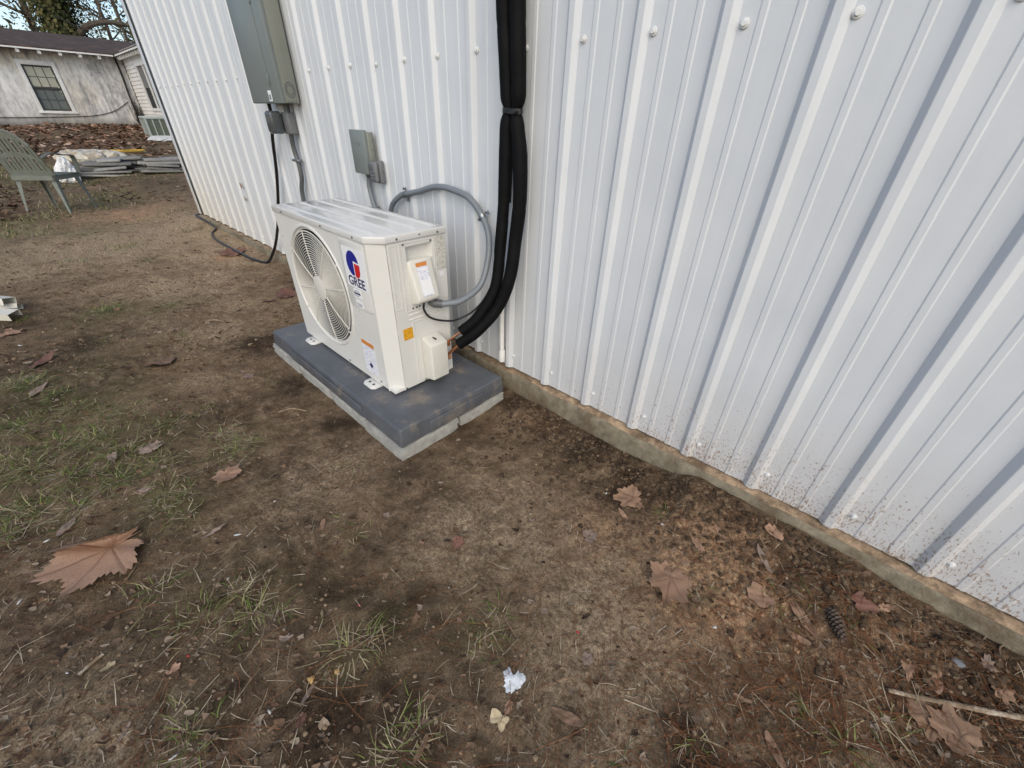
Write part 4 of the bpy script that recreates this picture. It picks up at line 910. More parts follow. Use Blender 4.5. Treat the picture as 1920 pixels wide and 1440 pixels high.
# tufts: photo pixel, spread (m), blades, length (m), dryness
TUFTS = [(290, 1105, .05, 70, .10, .35), (450, 1110, .05, 60, .09, .4), (480, 1150, .05, 60, .10, .3), (520, 1150, .04, 40, .09, .3), (400, 1160, .05, 50, .08, .5), (330, 1170, .06, 50, .08, .5), (655, 1215, .05, 70, .11, .55), (690, 1200, .04, 40, .10, .6), (350, 1370, .05, 70, .08, .15), (340, 1400, .04, 50, .07, .15),
         (735, 1410, .05, 70, .09, .35), (780, 1370, .05, 50, .09, .6), (900, 1230, .04, 40, .08, .3), (940, 1150, .03, 26, .08, .2), (915, 1180, .03, 26, .08, .3), (1245, 965, .02, 16, .07, .1), (1300, 1110, .03, 36, .06, .3), (1445, 1125, .02, 16, .09, .05), (1525, 1125, .02, 20, .08, .1),
         (1525, 1350, .025, 26, .10, .2), (1585, 1400, .03, 34, .11, .2), (1310, 1390, .025, 30, .08, .15), (1170, 1435, .02, 22, .08, .1), (1660, 1360, .05, 36, .10, .7), (1700, 1400, .05, 36, .10, .8), (1480, 1165, .02, 14, .05, .05), (1600, 1195, .03, 16, .06, .4), (665, 1000, .03, 18, .07, .5), (640, 970, .03, 10, .06, .5), (650, 870, .03, 12, .06, .6),
         (190, 585, .09, 150, .085, .2), (215, 578, .07, 100, .08, .2), (320, 572, .10, 90, .06, .3), (280, 590, .08, 60, .05, .4), (200, 640, .12, 70, .05, .5), (180, 700, .10, 60, .06, .5), (340, 630, .06, 40, .05, .4), (40, 600, .05, 60, .07, .2), (155, 440, .20, 160, .09, .3), (270, 490, .12, 90, .07, .2), (350, 435, .14, 80, .07, .3), (360, 455, .1, 60, .06, .4), (90, 410, .3, 160, .1, .3),
         (60, 720, .08, 160, .09, .25), (30, 715, .07, 90, .09, .9), (100, 740, .10, 120, .07, .3), (140, 765, .10, 120, .07, .4), (40, 800, .10, 130, .08, .4), (110, 830, .10, 140, .08, .35), (180, 820, .10, 140, .08, .4), (240, 850, .08, 110, .08, .4), (300, 870, .07, 90, .07, .5), (60, 880, .08, 120, .08, .4), (140, 890, .08, 120, .08, .35), (220, 900, .08, 120, .08, .3), (300, 930, .07, 90, .07, .4), (350, 920, .06, 60, .06, .5), (30, 960, .06, 90, .08, .3), (90, 950, .06, 80, .08, .4), (20, 1000, .05, 60, .08, .3), (200, 780, .10, 100, .07, .5), (300, 800, .08, 70, .06, .6), (250, 770, .10, 80, .06, .6), (420, 810, .07, 90, .08, .75), (460, 830, .06, 60, .08, .75), (430, 850, .06, 60, .07, .6), (380, 770, .06, 40, .06, .6), (350, 960, .05, 50, .06, .5), (500, 720, .05, 16, .05, .6), (150, 950, .06, 60, .07, .5), (10, 870, .06, 80, .08, .4), (70, 1340, .04, 10, .05, .5), (190, 1300, .03, 20, .04, .3), (1340, 1080, .02, 6, .05, .5), (630, 700, .05, 14, .05, .6), (880, 640, .02, 2, .04, .5)]
for (u, v, rad, nb, L, dry) in TUFTS:
    c0 = at(u, v)
    for _ in range(int(nb * (.62 if v > 1020 else 1.6))):
        a, q = gr_.uniform(0, 6.28), rad * abs(gr_.gauss(0, .7)); x, y = c0.x + q * math.cos(a), c0.y + q * math.sin(a)
        z = float(gz(x, y)) - .003; ln = L * gr_.uniform(.3, 1.) * (.85 if v > 950 else 1.); isdry = gr_.random() < dry
        az = a + gr_.gauss(0, .9); lean = gr_.uniform(.12, .95) if not isdry else gr_.uniform(.0, .4); isdry = isdry or gr_.random() < .06
        blade(grass, (x, y, z), ln, az, lean, gr_.uniform(.6, 2.0) if not isdry else gr_.uniform(0, .9), gr_.uniform(.0011, .0025), (gr_.uniform(.62, 1.) if isdry else gr_.uniform(0, .55)), 5, gr_.gauss(0, .55))
for (u, v, rad, nb, L, dry) in TUFTS:
    c0 = at(u, v)
    for _ in range(int(nb * .35)):
        a, q = gr_.uniform(0, 6.28), rad * 1.3 * abs(gr_.gauss(0, .8)); x, y = c0.x + q * math.cos(a), c0.y + q * math.sin(a)
        if y > -.05: continue
        blade(straw, (x, y, gz(x, y) + .001), L * gr_.uniform(.25, .95), gr_.uniform(0, 6.28), gr_.uniform(0, .14), gr_.uniform(0, .3), gr_.uniform(.0008, .0022), gr_.random() * .8, 5, gr_.gauss(0, .45))
# thin scattering of grass over the yard beyond
for _ in range(12000):
    u = gr_.uniform(-150, 420); v = gr_.uniform(262, 520); p = at(u, v, 0, 2)
    if p.x < -24 or (p.y > -.1 and p.x > -5.3) or p.x > -2.2: continue
    if float(fbm(np.array(p.x), np.array(p.y), 1.2, 3, 3.)) + (.08 if p.x < -6.5 else -.06) < .0: continue
    k = 1 + .10 * max(0, -p.x - 4)
    for _k in range(2):
        x, y = p.x + gr_.gauss(0, .05), p.y + gr_.gauss(0, .05); z = float(gz(x, y))
        if y > -.06 and x > -5.3: continue
        blade(grass, (x, y, z - .004), gr_.uniform(.03, .08), gr_.uniform(0, 6.28), gr_.uniform(.2, 1.2), gr_.uniform(.3, 1.6), .004 * k, gr_.random() ** 1.1, 3)
og = grass.build('grass', G_green, None, True, attr=True); tag(og, 'thin green and straw coloured grass growing in scattered tufts', 'grass', kind='stuff')
def in_pad(x, y): return -1.30 < x < .08 and -.74 < y < -.06
def near_pts(n, bias):
    """random ground points within the part of the yard close to the camera"""
    out = []
    while len(out) < n:
        u, v = gr_.uniform(-40, 1960), 480 + 1000 * gr_.random() ** .8
        p = at(u, v, 0, 2)
        if p.y > -.05 or in_pad(p.x, p.y) or p.x < -9: continue
        if gr_.random() < bias(u, v): out.append(p)
    return out
def b_right(u, v): return min(1., .10 + (.9 if (v > 860 and u > 1080 + max(0, 1200 - v) * .2 and v < 1500) else 0) * min(1, (u - 1050) / 400) + (.55 if u < 420 and 640 < v < 1050 else 0))
for p in near_pts(1900, lambda u, v: (.45 if u < 620 else .22) + .55 * b_right(u, v)):
    L = .012 + .075 * gr_.random() ** 2.2; blade(straw, (p.x, p.y, p.z + .002), L, gr_.uniform(0, 6.28), gr_.uniform(-.02, .16), gr_.uniform(-.1, .3), .0006 + .0014 * gr_.random() ** 2.5, gr_.random(), 6, gr_.gauss(0, .38))
os_ = straw.build('straw', G_straw, None, True, attr=True); tag(os_, 'loose dead grass stems strewn over the soil', 'straw', kind='stuff')
needle = MB()
for p in near_pts(1150, lambda u, v: .04 + .96 * (b_right(u, v) if u > 900 else .1)):
    az = gr_.uniform(0, 6.28); L = gr_.uniform(.06, .16); b0 = gr_.uniform(-.6, .6); q = Vector((p.x, p.y, 0)); pts = []
    for i in range(6):
        pts.append((q.x, q.y, float(gz(q.x, q.y)) + .0035 + gr_.uniform(0, .004))); az += b0 / 6; q += Vector((math.cos(az), math.sin(az), 0)) * L / 5
    if any(y > -.045 or in_pad(x, y) for x, y, _ in pts): continue
    needle.tube(pts, .00055, 3, False, gr_.random())
tag(needle.build('pine_needles', G_needle, None, True, attr=True), 'reddish brown pine needles lying over the soil', 'needles', kind='stuff')
clod0 = MB(); bmx = bmesh.new(); bmesh.ops.create_icosphere(bmx, subdivisions=1, radius=1); ICO_V = [v.co.copy() for v in bmx.verts]; ICO_F = [tuple(q.index for q in f.verts) for f in bmx.faces]; bmx.free()
def lump(mb, p, s_, val, squash=.6):
    ph = gr_.uniform(0, 6.28); c, s = math.cos(ph), math.sin(ph); vs = []
    for q in ICO_V:
        k = s_ * gr_.uniform(.7, 1.2); vs.append((p.x + (q.x * c - q.y * s) * k, p.y + (q.x * s + q.y * c) * k, p.z + q.z * k * squash + s_ * .2))
    mb.add(vs, ICO_F, val)
litter = MB()
def scrap(mb, p, s_, val, lift=.002, k=7):
    a0 = gr_.uniform(0, 6.28); tl = Vector((gr_.gauss(0, .25), gr_.gauss(0, .25), 1)).normalized(); ax = tl.orthogonal().normalized(); ay = tl.cross(ax); cu_ = gr_.uniform(-.3, .5); el = gr_.uniform(.3, .9)
    c = Vector((p.x, p.y, p.z + lift + s_ * .12)); vs = [c - tl * s_ * .12]
    for i in range(k):
        a = a0 + 6.283 * i / k; rr = s_ * (gr_.uniform(.65, 1.25) if i % 2 else gr_.uniform(.3, .95)); x, y = rr * math.cos(a), rr * math.sin(a) * el
        vs.append(c + ax * x + ay * y + tl * (cu_ * x * x / s_))
    mb.add(vs, [(0, 1 + i, 1 + (i + 1) % k) for i in range(k)], val)
for p in near_pts(4200, lambda u, v: (.5 if u < 620 else .22) + .5 * b_right(u, v)):
    scrap(litter, p, (.0025 + .015 * gr_.random() ** 3.2), gr_.random() ** 1.1, .001, gr_.choice([6, 7, 8, 9]))
for _ in range(2600):
    u, v = gr_.uniform(-60, 560), gr_.uniform(395, 700); p = at(u, v, 0, 2)
    if (p.y > -.06 and p.x > -5.3) or in_pad(p.x, p.y): continue
    if gr_.random() < .6: scrap(litter, p, .005 + .022 * gr_.random() ** 3, gr_.random() ** 1.1, .001, gr_.choice([6, 7, 8]))
    else: lump(clod0, p, .003 + .010 * gr_.random() ** 3, .38 + .62 * gr_.random(), .6)
for _ in range(2600):
    x = gr_.uniform(.05, 1.85); y = -.05 - abs(gr_.gauss(0, .16))
    if in_pad(x, y): continue
    p = Vector((x, y, gz(x, y))); lump(clod0, p, .0022 + .010 * gr_.random() ** 2.4, .14 + .42 * gr_.random(), .7)
clay_ = MB()
for (u0, v0, su, n_) in ((1345, 1075, 34, 90), (1400, 1130, 26, 60), (1295, 1040, 22, 30), (1430, 1180, 30, 40), (1385, 1175, 22, 40), (1620, 1010, 14, 16), (1480, 1230, 30, 26)):
    for _ in range(n_):
        p = at(gr_.gauss(u0, su), gr_.gauss(v0, su), 0, 2)
        if p.y > -.05: continue
        lump(clay_, p - Vector((0, 0, .001)), .0015 + .0075 * gr_.random() ** 2.6, .8 * gr_.random(), gr_.uniform(.35, .7))
tag(clay_.build('clay_lumps', by_attr('orange_clay', [(0, (.15, .078, .042)), (.5, (.34, .195, .105)), (1, (.52, .345, .21))], .95, .5, 140), None, True, attr=True), 'broken flaky lumps of orange tan clay right of centre', 'clay', kind='stuff')
# leaves crowded at the left edge and under the far house
for _ in range(420):
    u, v = gr_.uniform(-200, 62), gr_.uniform(352, 415); p = at(u, v, 0, 3); scrap(litter, p, gr_.uniform(.03, .075), gr_.uniform(.05, .8), gr_.uniform(0, .05), 9)
for _ in range(160):
    u, v = gr_.uniform(60, 360), gr_.uniform(335, 380); p = at(u, v, 0, 3)
    if p.x > -5.4 and p.y > -.1: continue
    scrap(litter, p, gr_.uniform(.02, .06), gr_.uniform(.1, 1), .0, 8)
tag(litter.build('leaf_litter', G_litter, None, False, attr=True), 'small broken bits of dry leaf scattered over the soil', 'leaf litter', kind='stuff')
carpet = MB(); G_carpet = by_attr('fallen_leaf_carpet', [(0, (.06, .034, .022)), (.35, (.19, .10, .06)), (.7, (.35, .205, .13)), (1, (.52, .40, .31))], .8, .35, 8)
for _ in range(9500):
    x = gr_.uniform(-24.95, -11.5); y = gr_.uniform(-9, 4.5) if x < -16 else gr_.uniform(-5, 4.5)
    if y > 3.1: continue
    dens = float(smst(np.array((-x - 11.0) / 5.))) * (.35 + .65 * float(fbm(np.array(x), np.array(y), .7, 2) > -.12))
    if y > 1.6 and x > -17: dens *= .25
    if gr_.random() > dens: continue
    scrap(carpet, Vector((x, y, float(gz(x, y, False)))), gr_.uniform(.05, .12), gr_.random(), gr_.uniform(0, .05), 7)
tag(carpet.build('fallen_leaves', G_carpet, None, False, attr=True), 'thick carpet of brown fallen leaves in front of the old house', 'leaves', kind='stuff')
# soil crumbs and pebbles
def b_clod(u, v):
    d_ = abs(v - (760 + .515 * (u - 1000)));
    return min(1., .22 + (.9 * math.exp(-(d_ - 70) ** 2 / 6000) if u > 980 else 0) + (.35 if 440 < u < 700 and 520 < v < 860 else 0))
clod = clod0
for p in near_pts(3800, b_clod):
    lump(clod, p, .0014 + .0055 * gr_.random() ** 3.4, .38 + .62 * gr_.random(), gr_.uniform(.5, .9))
tag(clod.build('soil_crumbs', G_clod, None, False, attr=True), 'loose crumbs of soil and grit over the ground', 'soil', kind='stuff')

# ================================================================== SINGLE SMALL THINGS ON THE GROUND
W_chip = simple('white_scrap', (.58, .57, .54), .7, .15, 40)
def lump_obj(name, u, v, sz, mat, label, cat, sq=.5, sub=2, seed=1, stretch=(1, 1)):
    p = at(u, v); rnd = random.Random(seed); bm_ = bmesh.new(); bmesh.ops.create_icosphere(bm_, subdivisions=sub, radius=1)
    ph = [rnd.uniform(0, 6) for _ in range(6)]
    for q in bm_.verts:
        k = 1 + .22 * math.sin(3 * q.co.x + ph[0]) * math.sin(3.3 * q.co.y + ph[1]) + .12 * math.sin(7 * q.co.x + ph[2] + 5 * q.co.z) + rnd.uniform(-.05, .05)
        q.co = Vector((q.co.x * k * stretch[0], q.co.y * k * stretch[1], q.co.z * k * sq)) * sz
    m2 = bpy.data.meshes.new(name); bm_.to_mesh(m2); bm_.free(); m2.materials.append(mat); m2.polygons.foreach_set('use_smooth', [True] * len(m2.polygons))
    o = link(name, m2); o.location = (p.x, p.y, p.z + sz * sq * .35); o.rotation_euler = (0, 0, rnd.uniform(0, 6)); return tag(o, label, cat)
# splash of white paint: flat, ragged outline with soil showing through
def paint_spot():
    p = at(962, 1273); rnd = random.Random(5); n = 44; mb = MB(); outl = []
    for i in range(n):
        a = 2 * math.pi * i / n; notch = .42 if 1.2 < a < 1.9 else 1.; rr = .026 * notch * (1 + .16 * math.sin(3 * a + 1) + rnd.uniform(-.13, .13)); outl.append((p.x + rr * math.cos(a + .6), p.y + rr * math.sin(a + .6)))
    vs = []
    for k_, h in ((1., .0015), (.8, .0035), (.45, .0045), (.12, .004)):
        for (x, y) in outl:
            xx, yy = p.x + (x - p.x) * k_, p.y + (y - p.y) * k_; vs.append((xx, yy, float(gz(xx, yy)) + h))
    fs = [(i + j * n, (i + 1) % n + j * n, (i + 1) % n + (j + 1) * n, i + (j + 1) * n) for j in range(3) for i in range(n)] + [tuple(3 * n + i for i in range(n))]
    o = mb.add(vs, fs).build('paint_spot', simple('chalky_white', (.70, .74, .77), .8, .25, 120, .5, 300, dirt=(.22, .18, .14), dirt_scale=70, dirt_lo=.57), None, True); tag(o, 'ragged spot of bright white paint on the soil', 'paint')
paint_spot()
for i, (u, v, s_, st, lb_) in enumerate([(1137, 925, .010, (1.3, .6), 'white flake beside the brown lobed leaf near the footing'), (1242, 983, .009, (.8, 1.2), 'white flake at the foot of the green weed'), (950, 803, .016, (1.4, .6), 'cream flake on dark soil right of the pad'), (976, 790, .006, (1, 1), 'tiny white crumb right of the cream flake by the pad'),
        (515, 940, .007, (1.5, .8), 'white crumb on bare soil left of centre below the pad'), (88, 1014, .009, (1.8, .7), 'white crumb just above the big leaf'), (505, 1335, .010, (.6, 1.5), 'cream chip near the bottom left of centre'), (126, 1262, .006, (1.4, .8), 'tiny white crumb left of the short twig'), (37, 1128, .012, (1.6, .5), 'pale chip below the left tip of the big leaf'),
        (325, 1420, .010, (.5, 1.8), 'white scrap in the grass at the bottom edge'), (445, 1003, .010, (2.2, .7), 'pale chip on soil right of the narrow grey leaf'), (895, 1197, .007, (.8, 1.2), 'white crumb in the thin grass left of the paint spot'), (38, 648, .016, (2.0, .5), 'white chip on dark soil at the left below the metal scraps'), (1340, 1176, .008, (1.3, .8), 'bluish white pebble below the clay patch'), (428, 1085, .006, (.6, 1.5), 'white crumb in the middle grass tuft'), (842, 1102, .004, (1, 1), 'tiny white crumb on bare soil left of the paint spot')]):
    lump_obj('flake', u, v, s_ * .62, W_chip, lb_, 'flake', .35, 1, i, st)
M_redbit = simple('red_bit', (.45, .03, .03), .5, .2, 60); M_yelbit = simple('yellow_crumb', (.42, .27, .10), .8, .35, 90, .5, 200)
for i, (u, v, lb_) in enumerate([(1083, 1185, 'red bead on pebbly soil above the paint spot'), (353, 1230, 'tiny red bit right of the pale yellow leaf'), (674, 1135, 'red bit under a curved grass stem in the middle')]): lump_obj('red_bead', u, v, .0042, M_redbit, lb_, 'bead', .6, 1, 40 + i, (1.3, .8))
for i, (u, v, s_, lb_) in enumerate([(584, 1274, .009, 'larger yellow crumb near the bottom left of centre'), (632, 1259, .007, 'smaller yellow crumb right of the larger one')]): lump_obj('yellow_crumb', u, v, s_, M_yelbit, lb_, 'crumb', .5, 2, 50 + i)
lump_obj('stone', 1795, 1243, .013, simple('grey_stone', (.16, .17, .18), .7, .3, 60), 'small grey stone in the litter above the stick', 'stone', .6, 2, 61)
lump_obj('stone', 1414, 1106, .010, simple('pale_stone', (.30, .29, .28), .7, .3, 60), 'pale grey stone at the edge of the clay patch', 'stone', .5, 2, 62)
# sticks
B_bark = simple('twig_bark', (.23, .165, .105), .85, .4, 60, .7, 120, dirt=(.48, .43, .36), dirt_scale=30, dirt_lo=.52)
def stick(pts_px, rads, label, name='twig', seed=1):
    P_ = []
    for u, v in pts_px: p = at(u, v); P_.append(Vector((p.x, p.y, p.z)))
    P_ = spline(P_, 6); rnd = random.Random(seed); n = len(P_); rr = [np.interp(i / (n - 1), np.linspace(0, 1, len(rads)), rads) * rnd.uniform(.9, 1.12) for i in range(n)]
    P_ = [p + Vector((0, 0, r0 * .8 + .003)) for p, r0 in zip(P_, rr)]
    return tag(MB().tube(P_, [float(q) for q in rr], 8).build(name, B_bark, None, True), label, 'stick')
stick([(1662, 1296), (1720, 1310), (1790, 1324), (1860, 1338), (1935, 1352)], [.0045, .0055, .006, .006, .0065], 'long pale stick crossing the litter at the right edge')
stick([(150, 1267), (172, 1248), (196, 1228)], [.0035, .0042, .0038], 'short brown twig beside the pale yellow leaf', seed=2)
stick([(522, 775), (548, 768), (575, 772)], [.004, .004, .003], 'dark short twig on the soil in front of the pad', seed=3)
stick([(385, 604), (402, 602), (421, 604)], [.005, .005, .004], 'pale straight twig on bare soil left of the pad', seed=4)
stick([(1838, 1245), (1871, 1240), (1873, 1215), (1895, 1205)], [.002, .0022, .002, .0015], 'thin bent twig beside the footing near the right edge', seed=5)
# pine cone
def pine_cone():
    pa, pb = at(1558, 1140), at(1572, 1205); ax = (pb - pa); ax.z = 0; L = ax.length * .55; ax.normalize(); c = (pa + pb) / 2 + Vector((0, 0, .011))
    root = empty('pine_cone', (c.x, c.y, c.z - .02), 0, 'open brown pine cone lying in needles by the footing', 'pine cone')
    MC = simple('cone_scale', (.075, .045, .03), .7, .4, 90); MT = simple('cone_tip', (.105, .075, .055), .7, .3, 120)
    s = ax.cross(Vector((0, 0, 1))).normalized(); u_ = Vector((0, 0, 1)); core = MB(); scs = MB()
    core.tube([c + ax * (t - .5) * L * 1.9 for t in (0, .15, .5, .85, 1)], [.004, .010, .013, .009, .003], 10); core.build('core', MC, root, True)
    for k in range(84):
        t = k / 83; a = k * 2.39996; rr = (.005 + .0125 * math.sin(math.pi * (t * .86 + .10))); rad = s * math.cos(a) + u_ * math.sin(a); tang = ax.cross(rad)
        b0 = c + ax * (t - .5) * L * 1.85; o_ = b0 + rad * rr + ax * .004; wd = .0055 * (.5 + rr / .022)
        vs = [b0 - tang * wd * .5, b0 + tang * wd * .5, o_ - tang * wd, o_ + tang * wd, o_ + ax * .003 + rad * .0005, o_ + rad * .002 - ax * .0035]
        scs.add([tuple(q) for q in vs], [(0, 1, 3, 2), (0, 2, 5), (1, 5, 3), (0, 5, 1)], 0, 0); scs.add([tuple(vs[2]), tuple(vs[3]), tuple(vs[4]), tuple(vs[5])], [(0, 1, 2), (0, 3, 1)], 0, 1)
    scs.build('scales', [MC, MT], root)
pine_cone()

# ================================================================== METAL TRIM SCRAPS at the left edge
M_trim = simple('cream_trim_metal', (.62, .60, .52), .45, .08, 12, dirt=(.30, .22, .14), dirt_scale=12, dirt_lo=.6)
def channel(u, v, lift, yaw, roll, L, wv, hv, label):
    p = at(u, v); t = .0015; prof = [(0, 0), (0, hv), (wv, hv), (wv, 0), (wv - t, 0), (wv - t, hv - t), (t, hv - t), (t, 0)]
    mb = MB(); mb.prism([(-L, y, z) for y, z in prof], (L, 0, 0)); o = mb.build('metal_trim', M_trim); o.location = (p.x, p.y, p.z + lift); o.rotation_euler = (roll, R_(3), yaw); return tag(o, label, 'metal trim')
channel(18, 588, .055, R_(40), R_(-12), .9, .075, .045, 'cream folded metal trim strip, upper of the scraps at the left edge')
channel(24, 604, .008, R_(47), R_(6), .8, .080, .042, 'cream folded metal trim strip, lower of the scraps at the left edge')
channel(38, 585, .03, R_(62), R_(-30), .5, .05, .03, 'narrow brown stained trim strip between the cream scraps at the left edge')

# ================================================================== PLASTIC CHAIR
M_chair = simple('grey_green_plastic', (.155, .17, .145), .55, .2, 20, .05, 200, dirt=(.11, .115, .085), dirt_scale=8, dirt_lo=.55)
chair = empty('garden_chair', (0, 0, 0), 0, 'weathered grey green plastic garden chair at the left edge', 'chair')
cc0 = at(128, 391); cl0 = at(64, 391)
fw = Vector((-.777, .63, 0)); rt = Vector((.63, .777, 0)); base = Vector((-7.14, -1.12, 0)); zg = .03
def cp_(a, b, z): return base + rt * a + fw * b + Vector((0, 0, zg + z))     # a: right, b: forward, z: up
for sa, sb in ((-1, -1), (1, -1), (-1, 1), (1, 1)):
    mb = MB(); ft = cp_(sa * .25, sb * .235 - .02, -.01); tp = cp_(sa * (.215 if sb < 0 else .225), sb * .185, .40 if sb < 0 else .39)
    d_ = (tp - ft).normalized(); a1 = (rt * sa); b1_ = fw * sb; vs = []
    for t, wd in ((0, .022), (.5, .036), (1, .060)):
        c = ft.lerp(tp, t); vs += [c, c - a1 * wd, c - a1 * wd + b1_ * -.004, c + b1_ * -.008 - a1 * .008, c - b1_ * wd - a1 * .004, c - b1_ * wd]
    k = 6; mb.add(vs, [(i * k + j, i * k + (j + 1) % k, (i + 1) * k + (j + 1) % k, (i + 1) * k + j) for i in range(2) for j in range(k)] + [tuple(range(k)), tuple(2 * k + j for j in range(k))]); mb.build('leg', M_chair, chair)
mb = MB(); n = 10; vs = []
for i in range(n + 1):
    for j in range(n + 1):
        a = (i / n - .5) * .46; b = (j / n - .5) * .44; vs.append(cp_(a * (1 + .06 * j / n), b, .425 - .022 * math.cos(a * 5) * math.cos(b * 4) + .02 * (j / n) ** 3 * -1 + .012 * j / n))
fs = [(i * (n + 1) + j, (i + 1) * (n + 1) + j, (i + 1) * (n + 1) + j + 1, i * (n + 1) + j + 1) for i in range(n) for j in range(n)]
mb.add(vs, fs); mb.add([v - Vector((0, 0, .012)) for v in vs], [tuple(reversed(f)) for f in fs]); mb.build('seat', M_chair, chair, True)
for a0, a1_, z0, z1 in ((-.235, .235, .37, .418),):
    for b in (-.215, .222): MB().obox(cp_(0, b, .392), rt, fw, Vector((0, 0, 1)), .225, .006, .026).build('seat_apron', M_chair, chair)
    for a in (-.228, .228): MB().obox(cp_(a, 0, .392), rt, fw, Vector((0, 0, 1)), .006, .21, .026).build('seat_apron', M_chair, chair)
# back: curved shell with an arched top and rows of slots
mb = MB(); nu, nv = 24, 18; keep = {}
def back_pt(s, t, off=0.):
    hw = .245 * (1 - .10 * t); top = .50 - .16 * abs(s) ** 2.6
    a = s * hw; z = .40 + t * top; b = -.205 - .13 * t - .035 * math.cos(s * 1.5) + .03 + off
    return cp_(a, b, z)
def solid(s, t):
    if abs(s) > .84 or t > .86 or t < .14: return True
    if .46 < t < .54: return True
    k = (s + .84) / 1.68 * 9; return (k % 1.0) < .64
vs = [back_pt(i / (nu * 2) * 2 - 1, j / nv) for i in range(nu * 2 + 1) for j in range(nv + 1)]; n2 = nv + 1; o2 = len(vs); vs2 = [v + fw * .008 for v in vs]; fs = []
for i in range(nu * 2):
    for j in range(nv):
        if solid((i + .5) / nu - 1, (j + .5) / nv): f = (i * n2 + j, (i + 1) * n2 + j, (i + 1) * n2 + j + 1, i * n2 + j + 1); fs += [f, tuple(reversed([q + o2 for q in f]))]
mb.add(vs + vs2, fs); mb.build('backrest', M_chair, chair, True)
mb = MB(); mb.tube([back_pt(s, 1., .004) for s in np.linspace(-1, 1, 25)], .012, 6); mb.build('back_rim', M_chair, chair, True)
for s in (-1, 1):
    arm = spline([back_pt(s * .98, .62), cp_(s * .27, -.14, .665), cp_(s * .285, .0, .64), cp_(s * .28, .15, .625), cp_(s * .262, .205, .58), cp_(s * .245, .21, .42)], 6); mb = MB(); vs = []; n = len(arm)
    for i, p in enumerate(arm):
        t_ = (arm[min(i + 1, n - 1)] - arm[max(i - 1, 0)]).normalized(); nrm = t_.cross(rt).normalized(); wd = .026
        vs += [p - rt * wd, p + rt * wd, p + rt * wd + nrm * .012, p - rt * wd + nrm * .012]
    mb.add(vs, [(4 * i + j, 4 * i + (j + 1) % 4, 4 * (i + 1) + (j + 1) % 4, 4 * (i + 1) + j) for i in range(n - 1) for j in range(4)] + [(0, 1, 2, 3), tuple(4 * (n - 1) + j for j in range(4))]); mb.build('armrest', M_chair, chair, True)

# ================================================================== STACK OF OLD BOARDS, bag, cord
M_brd = by_attr('weathered_board', [(0, (.14, .135, .12)), (.5, (.25, .245, .225)), (1, (.42, .41, .38))], .8, .4, 25)
rb = random.Random(33); dl = Vector((.27, .963, 0)).normalized(); dp_ = Vector((-dl.y, dl.x, 0))
PC = Vector((-10.75, .28, 0)); nb = 0
for lay_ in range(5):
    rows = [(-.50, 7), (-.42, 6), (-.32, 5), (-.22, 4), (-.12, 3)][lay_]
    for r_i in range(rows[1]):
        off = rows[0] + r_i * .165 + rb.uniform(-.03, .03)
        for sgm in range(2):
            L = rb.uniform(.35, .95); along = (-.48 if sgm == 0 else .50) + rb.uniform(-.14, .14) + .04 * r_i; c = PC + dl * along * (1 - .06 * lay_) - dp_ * -off
            hz_ = float(gz(c.x, c.y, False)) + .022 + lay_ * .048 + rb.uniform(-.006, .006); mb = MB(); ya_ = rb.gauss(0, .13)
            ax = (dl * math.cos(ya_) + dp_ * math.sin(ya_)); ay = Vector((-ax.y, ax.x, 0)); mb.obox((0, 0, 0), (1, 0, 0), (0, 1, 0), (0, 0, 1), L / 2, .085, .017, rb.random())
            o = mb.build('old_board', M_brd, None, bevel=.004, seg=1, attr=True); o.location = (c.x, c.y, hz_); o.rotation_euler = (rb.gauss(0, .09), rb.gauss(0, .05), math.atan2(ax.y, ax.x))
            tag(o, 'weathered grey board in the heap of boards in the yard', 'board', 'boards heaped in the yard'); nb += 1
M_bag = simple('dirty_plastic_sheet', (.55, .52, .44), .4, .3, 10, .3, 30, dirt=(.30, .22, .12), dirt_scale=7, dirt_lo=.44)
def crumple(name, c, sx, sy, sz, mat, label, cat, seed, rz=0., sub=4):
    rnd = random.Random(seed); bm_ = bmesh.new(); bmesh.ops.create_icosphere(bm_, subdivisions=sub, radius=1); ph = [rnd.uniform(0, 6) for _ in range(8)]
    for q in bm_.verts:
        x, y, z = q.co; k = 1 + .25 * math.sin(3.1 * x + ph[0]) * math.cos(2.7 * y + ph[1]) + .13 * abs(math.sin(6 * x + 4 * y + ph[2])) + .10 * abs(math.sin(8 * y - 5 * z + ph[3])) - .08 * abs(math.sin(11 * x + 7 * z + ph[4])); zz = max(z, -.35)
        q.co = Vector((x * k * sx, y * k * sy, (zz * k + .3) * sz))
    m2 = bpy.data.meshes.new(name); bm_.to_mesh(m2); bm_.free(); m2.materials.append(mat); o = link(name, m2); o.location = (c[0], c[1], float(gz(c[0], c[1], False)) + c[2]); o.rotation_euler = (0, 0, rz); return tag(o, label, cat)
crumple('plastic_sheet', (-11.4, -.25, .17), .42, .28, .15, M_bag, 'crumpled dirty white plastic sheet lying on the board heap', 'sheet', 3, R_(70))
crumple('white_bag', (-10.3, -.78, .0), .17, .15, .24, simple('white_bag_plastic', (.72, .72, .70), .4, .15, 12, .2, 40, dirt=(.42, .34, .22), dirt_scale=8), 'small white bag standing beside the garden chair', 'bag', 8)
mb = MB(); mb.tube(spline([(-12.2, -.2, .42), (-12.0, .1, .40), (-12.1, .45, .38), (-12.4, .75, .37), (-12.9, .85, .36), (-12.9, .5, .36), (-12.5, .2, .39), (-12.3, .4, .385)], 8), .016, 6)
tag(mb.build('extension_cord', simple('yellow_cord', (.55, .33, .03), .5, .1), None, True), 'yellow cord looped on top of the board heap', 'cord')

